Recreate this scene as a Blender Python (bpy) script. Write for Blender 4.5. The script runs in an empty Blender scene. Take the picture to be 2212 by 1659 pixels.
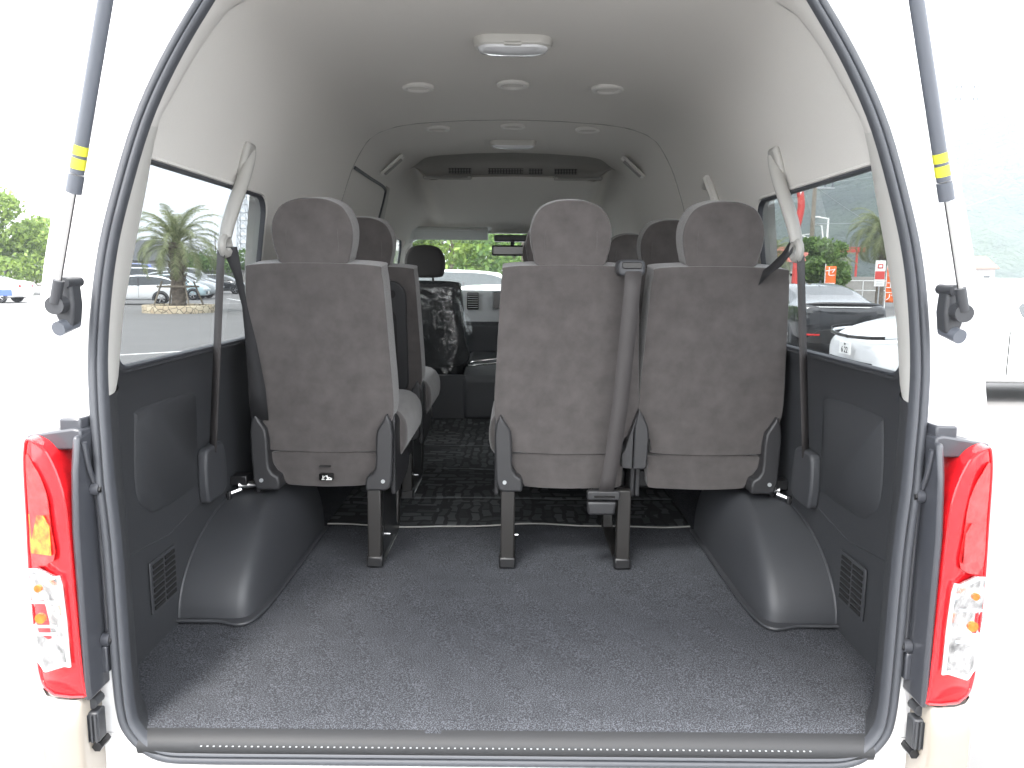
import bpy, bmesh, math, random
import numpy as np
from mathutils import Vector, Matrix
random.seed(7); rng = np.random.default_rng(7)
R = math.radians
C = bpy.context.scene.collection
S = bpy.context.scene
D = 3.8          # depth of the van's centre in front of the lens: world y = depth - D
# ------------------------------------------------------------------ camera, world, sun, exposure
cd = bpy.data.cameras.new("camera"); cam = bpy.data.objects.new("camera", cd); C.objects.link(cam)
cd.sensor_width = 36; cd.lens = 36 * 1650 / 2212; cd.clip_start = 0.05; cd.clip_end = 5000
cam.matrix_world = Matrix.Translation((0.006, -D, 1.56)) @ Matrix.Rotation(R(90 - 8.07), 4, 'X') @ Matrix.Rotation(R(0.5), 4, 'Z')
S.camera = cam
W = bpy.data.worlds.new("World"); S.world = W; W.use_nodes = True
nt = W.node_tree; bg = nt.nodes["Background"]
SUN_EL, SUN_AZ = 58, 200
sky = nt.nodes.new("ShaderNodeTexSky"); sky.sky_type = 'NISHITA'; sky.sun_disc = False
sky.sun_elevation = R(SUN_EL); sky.sun_rotation = R(SUN_AZ); sky.dust_density = 4; sky.air_density = 1.0; sky.ozone_density = 1
ovc = nt.nodes.new("ShaderNodeMixRGB"); ovc.inputs[0].default_value = 0.72; ovc.inputs[2].default_value = (13.1, 13.0, 12.9, 1)   # cloud veil
nt.links.new(sky.outputs[0], ovc.inputs[1]); nt.links.new(ovc.outputs[0], bg.inputs[0]); bg.inputs[1].default_value = 0.10
sl = bpy.data.lights.new("sun", 'SUN'); sl.energy = 1.2; sl.angle = R(12); sl.color = (1, 0.97, 0.92)
so = bpy.data.objects.new("sun", sl); C.objects.link(so)
dv = Vector((math.sin(R(SUN_AZ)) * math.cos(R(SUN_EL)), math.cos(R(SUN_AZ)) * math.cos(R(SUN_EL)), math.sin(R(SUN_EL))))
so.rotation_euler = dv.to_track_quat('Z', 'Y').to_euler()
S.view_settings.view_transform = 'Standard'; S.view_settings.look = 'None'; S.view_settings.gamma = 1; S.view_settings.exposure = 2.62
S.render.engine = 'CYCLES'
cy = S.cycles; cy.use_denoising = True; cy.max_bounces = 10; cy.diffuse_bounces = 8; cy.transparent_max_bounces = 24; cy.sample_clamp_indirect = 8

# ------------------------------------------------------------------ materials
def srgb(r, g, b): return tuple(((c / 255) / 12.92 if c / 255 <= .04045 else ((c / 255 + .055) / 1.055) ** 2.4) for c in (r, g, b))
def pm(name, col, rough=.6, metal=0., var=0., vscale=8., bump=0., bscale=200., spec=.5, col2=None, coat=0., sheen=0., dots=0., dscale=400.):
    m = bpy.data.materials.new(name); m.use_nodes = True; t = m.node_tree; b = t.nodes["Principled BSDF"]
    b.inputs["Roughness"].default_value = rough; b.inputs["Metallic"].default_value = metal
    b.inputs["Specular IOR Level"].default_value = spec
    if coat: b.inputs["Coat Weight"].default_value = coat; b.inputs["Coat Roughness"].default_value = .04
    if sheen: b.inputs["Sheen Weight"].default_value = sheen; b.inputs["Sheen Roughness"].default_value = .5
    col = tuple(col) + (1,)
    b.inputs["Base Color"].default_value = col
    out = None
    tc = t.nodes.new("ShaderNodeTexCoord")
    if var or col2:
        n = t.nodes.new("ShaderNodeTexNoise"); n.inputs["Scale"].default_value = vscale; n.inputs["Detail"].default_value = 6; n.inputs["Roughness"].default_value = .6
        t.links.new(tc.outputs["Object"], n.inputs["Vector"])
        rp = t.nodes.new("ShaderNodeValToRGB"); rp.color_ramp.elements[0].position = .3; rp.color_ramp.elements[1].position = .7
        c2 = tuple(col2) + (1,) if col2 else tuple(min(1, c * (1 + var)) for c in col[:3]) + (1,)
        c1 = col if col2 else tuple(c * (1 - var) for c in col[:3]) + (1,)
        rp.color_ramp.elements[0].color = c1; rp.color_ramp.elements[1].color = c2
        t.links.new(n.outputs["Fac"], rp.inputs[0]); out = rp.outputs[0]
        if not dots: t.links.new(out, b.inputs["Base Color"])
    if dots:   # light flecks woven into carpet / dust
        n2 = t.nodes.new("ShaderNodeTexNoise"); n2.inputs["Scale"].default_value = dscale; n2.inputs["Detail"].default_value = 2
        t.links.new(tc.outputs["Object"], n2.inputs["Vector"])
        r2 = t.nodes.new("ShaderNodeValToRGB"); r2.color_ramp.elements[0].position = .42; r2.color_ramp.elements[1].position = .72
        r2.color_ramp.elements[0].color = (0.55, 0.55, 0.55, 1); r2.color_ramp.elements[1].color = (1 + dots,) * 3 + (1,)
        t.links.new(n2.outputs["Fac"], r2.inputs[0])
        mm = t.nodes.new("ShaderNodeMixRGB"); mm.blend_type = 'MULTIPLY'; mm.inputs[0].default_value = 1
        if out: t.links.new(out, mm.inputs[1])
        else: mm.inputs[1].default_value = col
        t.links.new(r2.outputs[0], mm.inputs[2]); t.links.new(mm.outputs[0], b.inputs["Base Color"])
    if bump:
        n3 = t.nodes.new("ShaderNodeTexNoise"); n3.inputs["Scale"].default_value = bscale; n3.inputs["Detail"].default_value = 3
        t.links.new(tc.outputs["Object"], n3.inputs["Vector"])
        bp = t.nodes.new("ShaderNodeBump"); bp.inputs["Strength"].default_value = bump; bp.inputs["Distance"].default_value = .002
        t.links.new(n3.outputs["Fac"], bp.inputs["Height"]); t.links.new(bp.outputs[0], b.inputs["Normal"])
    return m
def glass(name, tint, refl=1.0):
    m = bpy.data.materials.new(name); m.use_nodes = True; t = m.node_tree; t.nodes.clear()
    o = t.nodes.new("ShaderNodeOutputMaterial"); mx = t.nodes.new("ShaderNodeMixShader")
    tr = t.nodes.new("ShaderNodeBsdfTransparent"); tr.inputs[0].default_value = tuple(tint) + (1,)
    gl = t.nodes.new("ShaderNodeBsdfGlossy"); gl.inputs["Roughness"].default_value = .02; gl.inputs[0].default_value = (refl, refl, refl, 1)
    lw = t.nodes.new("ShaderNodeLayerWeight"); lw.inputs[0].default_value = .5
    pw = t.nodes.new("ShaderNodeMath"); pw.operation = 'POWER'; pw.inputs[1].default_value = 5; fr = t.nodes.new("ShaderNodeMath"); fr.operation = 'MULTIPLY_ADD'; fr.inputs[1].default_value = .93; fr.inputs[2].default_value = .05
    t.links.new(lw.outputs["Facing"], pw.inputs[0]); t.links.new(pw.outputs[0], fr.inputs[0])
    t.links.new(fr.outputs[0], mx.inputs[0]); t.links.new(tr.outputs[0], mx.inputs[1]); t.links.new(gl.outputs[0], mx.inputs[2]); t.links.new(mx.outputs[0], o.inputs[0])
    return m
def leafmat(name, a, b, rough=.6):
    m = bpy.data.materials.new(name); m.use_nodes = True; t = m.node_tree; p = t.nodes["Principled BSDF"]; p.inputs["Roughness"].default_value = rough
    g = t.nodes.new("ShaderNodeNewGeometry"); rp = t.nodes.new("ShaderNodeValToRGB")
    rp.color_ramp.elements[0].color = tuple(a) + (1,); rp.color_ramp.elements[1].color = tuple(b) + (1,)
    t.links.new(g.outputs["Random Per Island"], rp.inputs[0]); t.links.new(rp.outputs[0], p.inputs["Base Color"])
    tl = t.nodes.new("ShaderNodeBsdfTranslucent"); t.links.new(rp.outputs[0], tl.inputs[0])
    mx = t.nodes.new("ShaderNodeMixShader"); mx.inputs[0].default_value = .35
    o = t.nodes["Material Output"]; t.links.new(p.outputs[0], mx.inputs[1]); t.links.new(tl.outputs[0], mx.inputs[2]); t.links.new(mx.outputs[0], o.inputs[0])
    return m
M = dict(
    white=pm("white_paint", (.80, .80, .80), .18, coat=.6),
    bumper=pm("beige_paint", (.29, .26, .22), .25, coat=.6),
    rubber=pm("seal_rubber", (.055, .059, .068), .55, spec=.5),
    liner=pm("headliner_fabric", (.635, .615, .58), .95, var=.03, vscale=300, bump=.25, bscale=900, sheen=.1),
    cream=pm("cream_plastic", (.54, .53, .50), .55, bump=.1, bscale=700),
    trim=pm("dark_trim_plastic", (.040, .042, .046), .48, var=.06, vscale=3, bump=.5, bscale=800),
    trim2=pm("dark_smooth_plastic", (.046, .048, .053), .46),
    carpet=pm("cargo_carpet_fibre", (.058, .061, .069), 1., var=.10, vscale=14, bump=.8, bscale=500, dots=1.2, dscale=380, spec=.2),
    suede=pm("suede_fabric", (.080, .0725, .0705), .95, var=.18, vscale=16, bump=.35, bscale=900, sheen=.35, spec=.2),
    suede2=pm("suede_welt", (.045, .042, .042), .95),
    seatplas=pm("seat_side_plastic", (.027, .027, .029), .42, bump=.2, bscale=600),
    blackmetal=pm("black_painted_metal", (.012, .012, .013), .3),
    greymetal=pm("grey_painted_leg", (.018, .0165, .0155), .4),
    chrome=pm("bright_metal", (.75, .75, .75), .2, metal=1),
    belt=pm("belt_webbing", (.052, .047, .047), .6, bump=.4, bscale=900),
    beltd=pm("belt_webbing_dark", (.022, .022, .024), .7, bump=.4, bscale=900),
    strut=pm("strut_grey_paint", (.11, .12, .14), .32),
    yellow=pm("yellow_sticker", (.62, .60, .05), .5),
    lampred=pm("red_lens", (.62, .012, .018), .12, coat=.7, var=.25, vscale=30),
    lamporange=pm("orange_reflector", (.75, .12, .015), .25, var=.5, vscale=60, coat=.5),
    lampclear=pm("clear_reflector", (.62, .62, .63), .12, metal=.75, var=.75, vscale=38),
    lamphouse=pm("grey_housing", (.052, .055, .064), .28, coat=.3),
    darkvent=pm("vent_dark", (.01, .01, .01), .7),
    acband=pm("grey_fittings_and_duct_shade", (.34, .335, .315), .9),
    tint=glass("privacy_glass", (.37, .39, .40)),
    sillmat=pm('sill_plastic', (.022, .023, .025), .62), rimwhite=pm("outlet_rim", (.70, .69, .66), .5), lampglow=pm("painted_glow_streaks", (.50, .015, .01), .15, col2=(.95, .30, .03), vscale=55, coat=.6), lampdeep=pm("inner_red_reflector", (.30, .004, .008), .12, col2=(.85, .05, .05), vscale=45, coat=.8),
    tint2=glass("lightened_glass_middle", (.78, .80, .80)), guide=pm("belt_guide_plastic", (.36, .352, .33), .5),  # middle panes' tint lightened to let extra light onto the front ceiling
    clear=glass("clear_glass", (.86, .90, .88)),
    lens=pm("lamp_lens", (.75, .76, .78), .1, coat=.5),
    plastic=None,
    wrapdark=pm("seat_back_black", (.008, .009, .010), .5),
    dash=pm("dash_pale", (.55, .56, .57), .5),
    screen=pm("screen_black", (.006, .006, .006), .15),
    asphalt=pm("asphalt_grey", (.165, .163, .161), .95, var=.05, vscale=.6),
    line=pm("road_white", (.75, .75, .73), .8),
    concrete=pm("concrete", (.30, .29, .27), .9, var=.15, vscale=1.5),
    bark=pm("bark_brown", (.10, .085, .065), .95, var=.4, vscale=12, bump=1, bscale=20),
    palmbark=pm("palm_bark", (.15, .125, .10), .95, var=.5, vscale=9, bump=1, bscale=14),
    wood=pm("weathered_wood", (.22, .19, .15), .9, var=.2),
    stone=None,
    tyre=pm("tyre", (.012, .012, .013), .8), rim=pm("alloy", (.45, .45, .46), .3, metal=.9),
    carglass=pm("car_glass", (.02, .028, .032), .05, spec=.9, coat=.3),
    pwhite=pm("car_white", (.78, .79, .80), .2, coat=.7), pblack=pm("car_black", (.012, .014, .017), .12, coat=1, spec=.8), pblue=pm("car_pale_blue", (.42, .56, .60), .22, coat=.7),
    pgrey=pm("car_grey", (.35, .38, .40), .22, coat=.7), proyal=pm("car_blue", (.05, .10, .42), .22, coat=.7), psky=pm("canopy_blue", (.08, .22, .60), .5),
    redlamp=pm("tail_red", (.55, .02, .02), .2), headlamp=pm("head_lamp", (.65, .68, .70), .1, coat=.6),
    red=pm("red_paint", (.55, .06, .05), .6), orange=pm("orange_cloth", (.80, .16, .03), .8), bluesign=pm("blue_sign", (.03, .10, .45), .5), signwhite=pm("sign_white", (.8, .8, .78), .6),
    roofdark=pm("roof_dark", (.09, .095, .10), .8, var=.1, vscale=2), wallpale=pm("wall_pale", (.45, .44, .42), .85, var=.06, vscale=1), roofred=pm("roof_red", (.38, .12, .09), .8),
    steel=pm("steel_grey", (.40, .42, .43), .5, metal=.3), soil=pm("soil", (.06, .045, .03), 1, var=.3),
)
def stone_mat():
    m = bpy.data.materials.new("pale_stone_blocks"); m.use_nodes = True; t = m.node_tree; b = t.nodes["Principled BSDF"]; b.inputs["Roughness"].default_value = .9
    tc = t.nodes.new("ShaderNodeTexCoord"); v = t.nodes.new("ShaderNodeTexVoronoi"); v.inputs["Scale"].default_value = 4.5; v.feature = 'DISTANCE_TO_EDGE'
    v2 = t.nodes.new("ShaderNodeTexVoronoi"); v2.inputs["Scale"].default_value = 4.5
    rp = t.nodes.new("ShaderNodeValToRGB"); rp.color_ramp.elements[0].position = .02; rp.color_ramp.elements[1].position = .06; rp.color_ramp.elements[0].color = (.10, .08, .06, 1)
    r2 = t.nodes.new("ShaderNodeValToRGB"); r2.color_ramp.elements[0].color = (.42, .33, .22, 1); r2.color_ramp.elements[1].color = (.62, .56, .42, 1)
    mm = t.nodes.new("ShaderNodeMixRGB"); mm.inputs[1].default_value = (.10, .08, .06, 1)
    for n in (v, v2): t.links.new(tc.outputs["Object"], n.inputs["Vector"])
    t.links.new(v.outputs["Distance"], rp.inputs[0]); t.links.new(v2.outputs["Color"], r2.inputs[0]); t.links.new(r2.outputs[0], mm.inputs[2])
    rp.color_ramp.elements[0].color = (0, 0, 0, 1); t.links.new(rp.outputs[0], mm.inputs[0]); t.links.new(mm.outputs[0], b.inputs["Base Color"])
    return m
M['stone'] = stone_mat()
def mat_mat():   # woven block pattern of the cabin mats: staggered short dashes in three tones
    m = bpy.data.materials.new("block_pattern_mat"); m.use_nodes = True; t = m.node_tree; b = t.nodes["Principled BSDF"]; b.inputs["Roughness"].default_value = 1; b.inputs["Specular IOR Level"].default_value = .15
    tc = t.nodes.new("ShaderNodeTexCoord")
    nz = t.nodes.new("ShaderNodeTexNoise"); nz.inputs["Scale"].default_value = 9
    ad = t.nodes.new("ShaderNodeMixRGB"); ad.blend_type = 'ADD'; ad.inputs[0].default_value = .06
    t.links.new(tc.outputs["Object"], nz.inputs["Vector"]); t.links.new(tc.outputs["Object"], ad.inputs[1]); t.links.new(nz.outputs["Color"], ad.inputs[2])
    def brick(rot, sc, w, h, sq):
        mp = t.nodes.new("ShaderNodeMapping"); mp.inputs["Rotation"].default_value = (0, 0, rot); mp.inputs["Scale"].default_value = (sc, sc, sc)
        br = t.nodes.new("ShaderNodeTexBrick"); br.inputs["Scale"].default_value = 1; br.inputs["Brick Width"].default_value = w; br.inputs["Row Height"].default_value = h
        br.inputs["Mortar Size"].default_value = .07; br.inputs["Mortar Smooth"].default_value = .3; br.offset = .5
        br.inputs["Color1"].default_value = (0, 0, 0, 1); br.inputs["Color2"].default_value = (1, 1, 1, 1); br.inputs["Mortar"].default_value = (.05, .05, .05, 1)
        t.links.new(ad.outputs[0], mp.inputs[0]); t.links.new(mp.outputs[0], br.inputs[0]); return br
    b1 = brick(0, 9, .75, .42, 1); b2 = brick(R(90), 9, .8, .36, 1)
    ch = t.nodes.new("ShaderNodeTexVoronoi"); ch.inputs["Scale"].default_value = 5; ch.distance = 'CHEBYCHEV'; ch.inputs["Randomness"].default_value = .6
    t.links.new(ad.outputs[0], ch.inputs["Vector"])
    sp = t.nodes.new("ShaderNodeSeparateColor"); t.links.new(ch.outputs["Color"], sp.inputs[0])
    gt = t.nodes.new("ShaderNodeMath"); gt.operation = 'GREATER_THAN'; gt.inputs[1].default_value = .42; t.links.new(sp.outputs[0], gt.inputs[0])
    mx = t.nodes.new("ShaderNodeMixRGB"); t.links.new(gt.outputs[0], mx.inputs[0]); t.links.new(b1.outputs[0], mx.inputs[1]); t.links.new(b2.outputs[0], mx.inputs[2])
    rp = t.nodes.new("ShaderNodeValToRGB"); e = rp.color_ramp.elements; rp.color_ramp.interpolation = 'LINEAR'
    e[0].position = .0; e[0].color = (.024, .025, .026, 1); e[1].position = 1; e[1].color = (.085, .088, .09, 1)
    x = rp.color_ramp.elements.new(.45); x.color = (.052, .055, .057, 1)
    t.links.new(mx.outputs[0], rp.inputs[0]); t.links.new(rp.outputs[0], b.inputs["Base Color"])
    n3 = t.nodes.new("ShaderNodeTexNoise"); n3.inputs["Scale"].default_value = 500; t.links.new(tc.outputs["Object"], n3.inputs["Vector"])
    bp = t.nodes.new("ShaderNodeBump"); bp.inputs["Strength"].default_value = .6; bp.inputs["Distance"].default_value = .002; t.links.new(n3.outputs["Fac"], bp.inputs["Height"]); t.links.new(bp.outputs[0], b.inputs["Normal"])
    return m
M['mat'] = mat_mat()
def film_mat():
    m = bpy.data.materials.new("clear_film"); m.use_nodes = True; t = m.node_tree; t.nodes.clear()
    o = t.nodes.new("ShaderNodeOutputMaterial"); mx = t.nodes.new("ShaderNodeMixShader"); tr = t.nodes.new("ShaderNodeBsdfTransparent"); tr.inputs[0].default_value = (.9, .92, .93, 1)
    gl = t.nodes.new("ShaderNodeBsdfGlossy"); gl.inputs["Roughness"].default_value = .12
    tc = t.nodes.new("ShaderNodeTexCoord"); n = t.nodes.new("ShaderNodeTexNoise"); n.inputs["Scale"].default_value = 11; n.inputs["Detail"].default_value = 4; n.inputs["Distortion"].default_value = 2.5
    bp = t.nodes.new("ShaderNodeBump"); bp.inputs["Strength"].default_value = .22; bp.inputs["Distance"].default_value = .02
    t.links.new(tc.outputs["Object"], n.inputs["Vector"]); t.links.new(n.outputs["Fac"], bp.inputs["Height"]); t.links.new(bp.outputs[0], gl.inputs["Normal"])
    mx.inputs[0].default_value = .09
    t.links.new(tr.outputs[0], mx.inputs[1]); t.links.new(gl.outputs[0], mx.inputs[2]); t.links.new(mx.outputs[0], o.inputs[0]); return m
M['plastic'] = film_mat()

# ------------------------------------------------------------------ mesh helpers
class MB:
    """collects faces; build(...) links them as ONE mesh object. dy shifts camera-depth coordinates into the world."""
    def __init__(s, dy=-D): s.v = []; s.f = []; s.dy = dy
    def add(s, vs, fs):
        o = len(s.v); s.v += [tuple(v) for v in vs]; s.f += [tuple(o + i for i in f) for f in fs]; return s
    def grid(s, rows, closed=False, skip=None):
        n = len(rows[0]); vs = [p for r in rows for p in r]; fs = []
        for i in range(len(rows) - 1):
            for j in range(n if closed else n - 1):
                if skip and skip(i, j): continue
                a, b = i * n + j, i * n + (j + 1) % n
                fs.append((a, b, b + n, a + n))
        return s.add(vs, fs)
    def box(s, c, d, rz=0., rx=0., ry=0.):
        m = Matrix.Rotation(rz, 3, 'Z') @ Matrix.Rotation(ry, 3, 'Y') @ Matrix.Rotation(rx, 3, 'X')
        vs = [Vector(c) + m @ Vector((x * d[0] / 2, y * d[1] / 2, z * d[2] / 2)) for x in (-1, 1) for y in (-1, 1) for z in (-1, 1)]
        return s.add(vs, [(0, 1, 3, 2), (4, 6, 7, 5), (0, 4, 5, 1), (2, 3, 7, 6), (0, 2, 6, 4), (1, 5, 7, 3)])
    def tube(s, pts, r, n=10, flat=1., cap=True):
        pts = [Vector(p) for p in pts]; rs = r if isinstance(r, (list, tuple)) else [r] * len(pts); rows = []
        up = None
        for i, p in enumerate(pts):
            t = (pts[min(i + 1, len(pts) - 1)] - pts[max(i - 1, 0)]).normalized()
            if up is None: up = Vector((0, 0, 1)) if abs(t.z) < .9 else Vector((1, 0, 0))
            a = t.cross(up).normalized(); b = a.cross(t).normalized(); up = b
            rows.append([p + (a * math.cos(2 * math.pi * k / n) + b * math.sin(2 * math.pi * k / n) * flat) * rs[i] for k in range(n)])
        s.grid(rows, closed=True)
        if cap: s.add(rows[0], [tuple(range(n))]); s.add(rows[-1], [tuple(reversed(range(n)))])
        return s
    def prism(s, poly, axis, a, b):
        """2-D polygon extruded along an axis: 'x' -> poly is (y,z); 'y' -> (x,z); 'z' -> (x,y)"""
        f = {'x': lambda p, t: (t, p[0], p[1]), 'y': lambda p, t: (p[0], t, p[1]), 'z': lambda p, t: (p[0], p[1], t)}[axis]
        n = len(poly); vs = [f(p, a) for p in poly] + [f(p, b) for p in poly]
        return s.add(vs, [tuple(range(n)), tuple(reversed(range(n, 2 * n)))] + [(i, i + n, (i + 1) % n + n, (i + 1) % n) for i in range(n)])
    def build(s, name, mat, parent=None, loc=(0, 0, 0), smooth=True, bevel=0., seg=2, sub=0, solid=0., rot=None, angle=40):
        me = bpy.data.meshes.new(name); me.from_pydata([(x, y + s.dy, z) for x, y, z in s.v], [], s.f); me.validate()
        bm = bmesh.new(); bm.from_mesh(me); bmesh.ops.remove_doubles(bm, verts=bm.verts, dist=1e-5); bmesh.ops.recalc_face_normals(bm, faces=bm.faces); bm.to_mesh(me); bm.free()
        if mat: me.materials.append(M[mat] if isinstance(mat, str) else mat)
        if smooth: me.shade_smooth()
        o = bpy.data.objects.new(name, me); C.objects.link(o); o.location = loc
        if rot: o.rotation_euler = rot
        if parent: o.parent = parent
        if solid: md = o.modifiers.new("s", 'SOLIDIFY'); md.thickness = solid; md.offset = 0
        if bevel: md = o.modifiers.new("b", 'BEVEL'); md.width = bevel; md.segments = seg; md.limit_method = 'ANGLE'; md.angle_limit = R(30)
        if sub: md = o.modifiers.new("u", 'SUBSURF'); md.levels = sub; md.render_levels = sub
        if smooth and not sub:
            try: me.set_sharp_from_angle(angle=R(angle))
            except Exception: pass
        return o
def each(mb, name, *a, **k):
    """one object per connected piece"""
    n = len(mb.v); par = list(range(n))
    def fd(i):
        while par[i] != i: par[i] = par[par[i]]; i = par[i]
        return i
    key = {}
    for i, v in enumerate(mb.v):
        q = tuple(round(c, 4) for c in v)
        if q in key: par[fd(i)] = fd(key[q])
        else: key[q] = i
    for f in mb.f:
        for i in f[1:]: par[fd(i)] = fd(f[0])
    comps = {}
    for f in mb.f: comps.setdefault(fd(f[0]), []).append(f)
    out = []
    for fs in comps.values():
        ids = sorted({i for f in fs for i in f}); mp = {i: j for j, i in enumerate(ids)}
        m = MB(mb.dy); m.v = [mb.v[i] for i in ids]; m.f = [tuple(mp[i] for i in f) for f in fs]; out.append(m.build(name, *a, **k))
    return out
def L(): return MB(0)          # local coordinates
def tag(o, label=None, cat=None, group=None, kind=None):
    if label: o["label"] = label
    if cat: o["category"] = cat
    if group: o["group"] = group
    if kind: o["kind"] = kind
    return o
def empty(name, loc=(0, 0, 0), rz=0., parent=None):
    o = bpy.data.objects.new(name, None); C.objects.link(o); o.location = loc; o.rotation_euler = (0, 0, rz); o.empty_display_size = .2
    if parent: o.parent = parent
    return o
def Wp(x, y, z=0.): return (x, y - D, z)
def copy_tree(o, parent=None):
    c = o.copy(); C.objects.link(c)
    if parent: c.parent = parent
    for ch in list(o.children): copy_tree(ch, c)
    return c
def smooth_poly(pts, n=6, closed=True):   # Catmull-Rom
    P = [Vector(p) for p in pts]; N = len(P); out = []
    for i in range(N if closed else N - 1):
        g = (lambda k: P[k % N]) if closed else (lambda k: P[max(0, min(N - 1, k))])
        a, b, c, d = g(i - 1), g(i), g(i + 1), g(i + 2)
        for k in range(n):
            t = k / n; out.append(tuple(.5 * ((2 * b) + (c - a) * t + (2 * a - 5 * b + 4 * c - d) * t * t + (3 * b - a - 3 * c + d) * t ** 3)))
    if not closed: out.append(tuple(P[-1]))
    return out
def rrect(x0, x1, z0, z1, r, n=5):
    out = []
    for cx, cz, a in ((x1 - r, z1 - r, 0), (x0 + r, z1 - r, 90), (x0 + r, z0 + r, 180), (x1 - r, z0 + r, 270)):
        for k in range(n + 1): t = R(a + 90 * k / n); out.append((cx + r * math.cos(t), cz + r * math.sin(t)))
    return out
def text_mesh(body, size, name, mat, parent, mtx, ext=.0008, align='CENTER'):
    cu = bpy.data.curves.new(name, 'FONT'); cu.body = body; cu.size = size; cu.extrude = ext; cu.align_x = align; cu.align_y = 'CENTER'
    tmp = bpy.data.objects.new("tmp", cu); C.objects.link(tmp); dg = bpy.context.evaluated_depsgraph_get(); dg.update()
    me = bpy.data.meshes.new_from_object(tmp.evaluated_get(dg)); bpy.data.objects.remove(tmp); bpy.data.curves.remove(cu)
    me.transform(mtx); me.name = name; me.materials.clear(); me.materials.append(M[mat])
    o = bpy.data.objects.new(name, me); C.objects.link(o)
    if parent: o.parent = parent
    return o

# ------------------------------------------------------------------ ground
g = MB(); g.add([(-1100, -400, 0), (1300, -400, 0), (1300, 1300, 0), (-1100, 1300, 0)], [(0, 1, 2, 3)])
tag(g.build("ground", "asphalt", smooth=False), kind='structure')
g = MB()
def stripe(x0, y0, x1, y1, w=.15):
    d = Vector((x1 - x0, y1 - y0)).normalized(); n = Vector((-d.y, d.x)) * w / 2
    g.add([(x0 - n.x, y0 - n.y, .004), (x1 - n.x, y1 - n.y, .004), (x1 + n.x, y1 + n.y, .004), (x0 + n.x, y0 + n.y, .004)], [(0, 1, 2, 3)])
stripe(-9.5, 12.6, -2.5, 18.9); stripe(-24, 34.5, -10, 43.2)
for k in range(6): stripe(-23 + 2.9 * k, 36.3 + 1.8 * k, -26.5 + 2.9 * k, 42.5 + 1.8 * k)
stripe(3.2, 12.4, 12, 12.4); stripe(3.2, 8.6, 12, 8.6)
tag(g.build("road_markings", "line", smooth=False), kind='structure')

# ------------------------------------------------------------------ THE VAN
van = empty("passenger_van"); tag(van, "white high roof passenger van with open rear hatch showing empty cargo floor and grey seats", "van")
def Yop(z): return 1.40 if z < 1.15 else 1.40 + .235 * ((z - 1.15) / .95) ** 1.3
L1h = [(0, .592), (.40, .592), (.60, .592), (.678, .596), (.722, .617), (.754, .655), (.767, .70), (.771, .80), (.773, 1.05), (.782, 1.2), (.791, 1.30), (.798, 1.395), (.798, 1.50), (.792, 1.60),
       (.777, 1.70), (.744, 1.856), (.701, 1.98), (.645, 2.10), (.598, 2.18), (.52, 2.24), (.31, 2.27), (0, 2.278)]
Sh = [(0, .40), (.40, .40), (.62, .40), (.78, .40), (.90, .43), (.92, .50), (.925, .60), (.93, .80), (.93, 1.05), (.93, 1.2), (.928, 1.25), (.924, 1.30), (.914, 1.50), (.908, 1.62),
      (.880, 1.860), (.868, 1.915), (.835, 1.99), (.79, 2.12), (.73, 2.22), (.61, 2.31), (.32, 2.37), (0, 2.385)]
NH = len(L1h)
def full(h): return list(h) + [(-x, z) for x, z in reversed(h[1:-1])]
def refine(h, n=4): return smooth_poly(h, n, closed=False)
L1r, Sr = refine(L1h), refine(Sh)
def offset(h, d):     # inward offset of the half loop
    out = []
    for i, (x, z) in enumerate(h):
        a, b = h[max(i - 1, 0)], h[min(i + 1, len(h) - 1)]
        t = Vector((b[0] - a[0], b[1] - a[1])).normalized()
        if i == 0: t = Vector((1, 0))
        if i == len(h) - 1: t = Vector((-1, 0))
        out.append((x - t.y * d, z + t.x * d))
    return out
def ring(h, dy, yf=Yop): return [(x, yf(z) + dy, z) for x, z in full(h)]
# rubber seal
sec = [(-.002, .004), (.001, -.005), (.006, -.009), (.012, -.010), (.0155, -.007), (.017, -.003), (.0195, -.007), (.023, -.011), (.027, -.010), (.0305, -.004), (.031, .004), (.031, .012)]
MB().grid([ring(offset(L1r, d), y) for d, y in sec]).build("door_seal", "rubber", van, angle=60)
b = MB(); rows = [ring(offset(L1r, d), y) for d, y in sec]; b.grid(rows, closed=True)
bpy.data.objects.remove(bpy.data.objects["door_seal"]); b.build("door_seal", "rubber", van, angle=60)
# white body skin: rear frame, corner, sides and roof, with the side windows left open
def mixh(a, b_, t): return [(p[0] * (1 - t) + q[0] * t, p[1] * (1 - t) + q[1] * t) for p, q in zip(a, b_)]
rows = [ring(offset(L1r, .012), .02), ring(offset(L1r, -.004), .006), ring(offset(L1r, -.010), .012), ring(mixh(L1r, Sr, .34), .014), ring(mixh(L1r, Sr, .44), .004), ring(mixh(L1r, Sr, .52), -.012), ring(mixh(L1r, Sr, .62), -.015), ring(mixh(L1r, Sr, .85), .0), ring(mixh(L1r, Sr, .96), .03), ring(Sr, .08)]
WIN = [(1.64, 2.64), (2.80, 4.16), (4.62, 5.35)]     # window openings along the van (depth)
ys = [1.80 - .16, 2.64, 2.80, 4.16, 4.4, 4.62, 5.35, 5.6, 5.9, 6.2]
def roofk(y): return 1 if y < 4.5 else max(0., 1 - (y - 4.5) / 1.05 * .8)
def sec_at(h, y, z0=1.78):
    k = roofk(y); return [(x if z < z0 else x * (1 - .06 * (1 - k)), z if z < z0 else z0 + (z - z0) * (k if k > .2 else .2)) for x, z in h]
first = rows[-1]
body_rows = []
for y in ys: body_rows.append([(x, y if y > 1.65 else max(y, Yop(z) + .10), z) for x, z in full(sec_at(Sr, y))])
nfull = len(body_rows[0]); nr = len(Sr)
def zidx(j):
    p, q = full(Sr)[j], full(Sr)[(j + 1) % nfull]; return min(p[1], q[1]), max(p[1], q[1]), abs(p[0])
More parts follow.
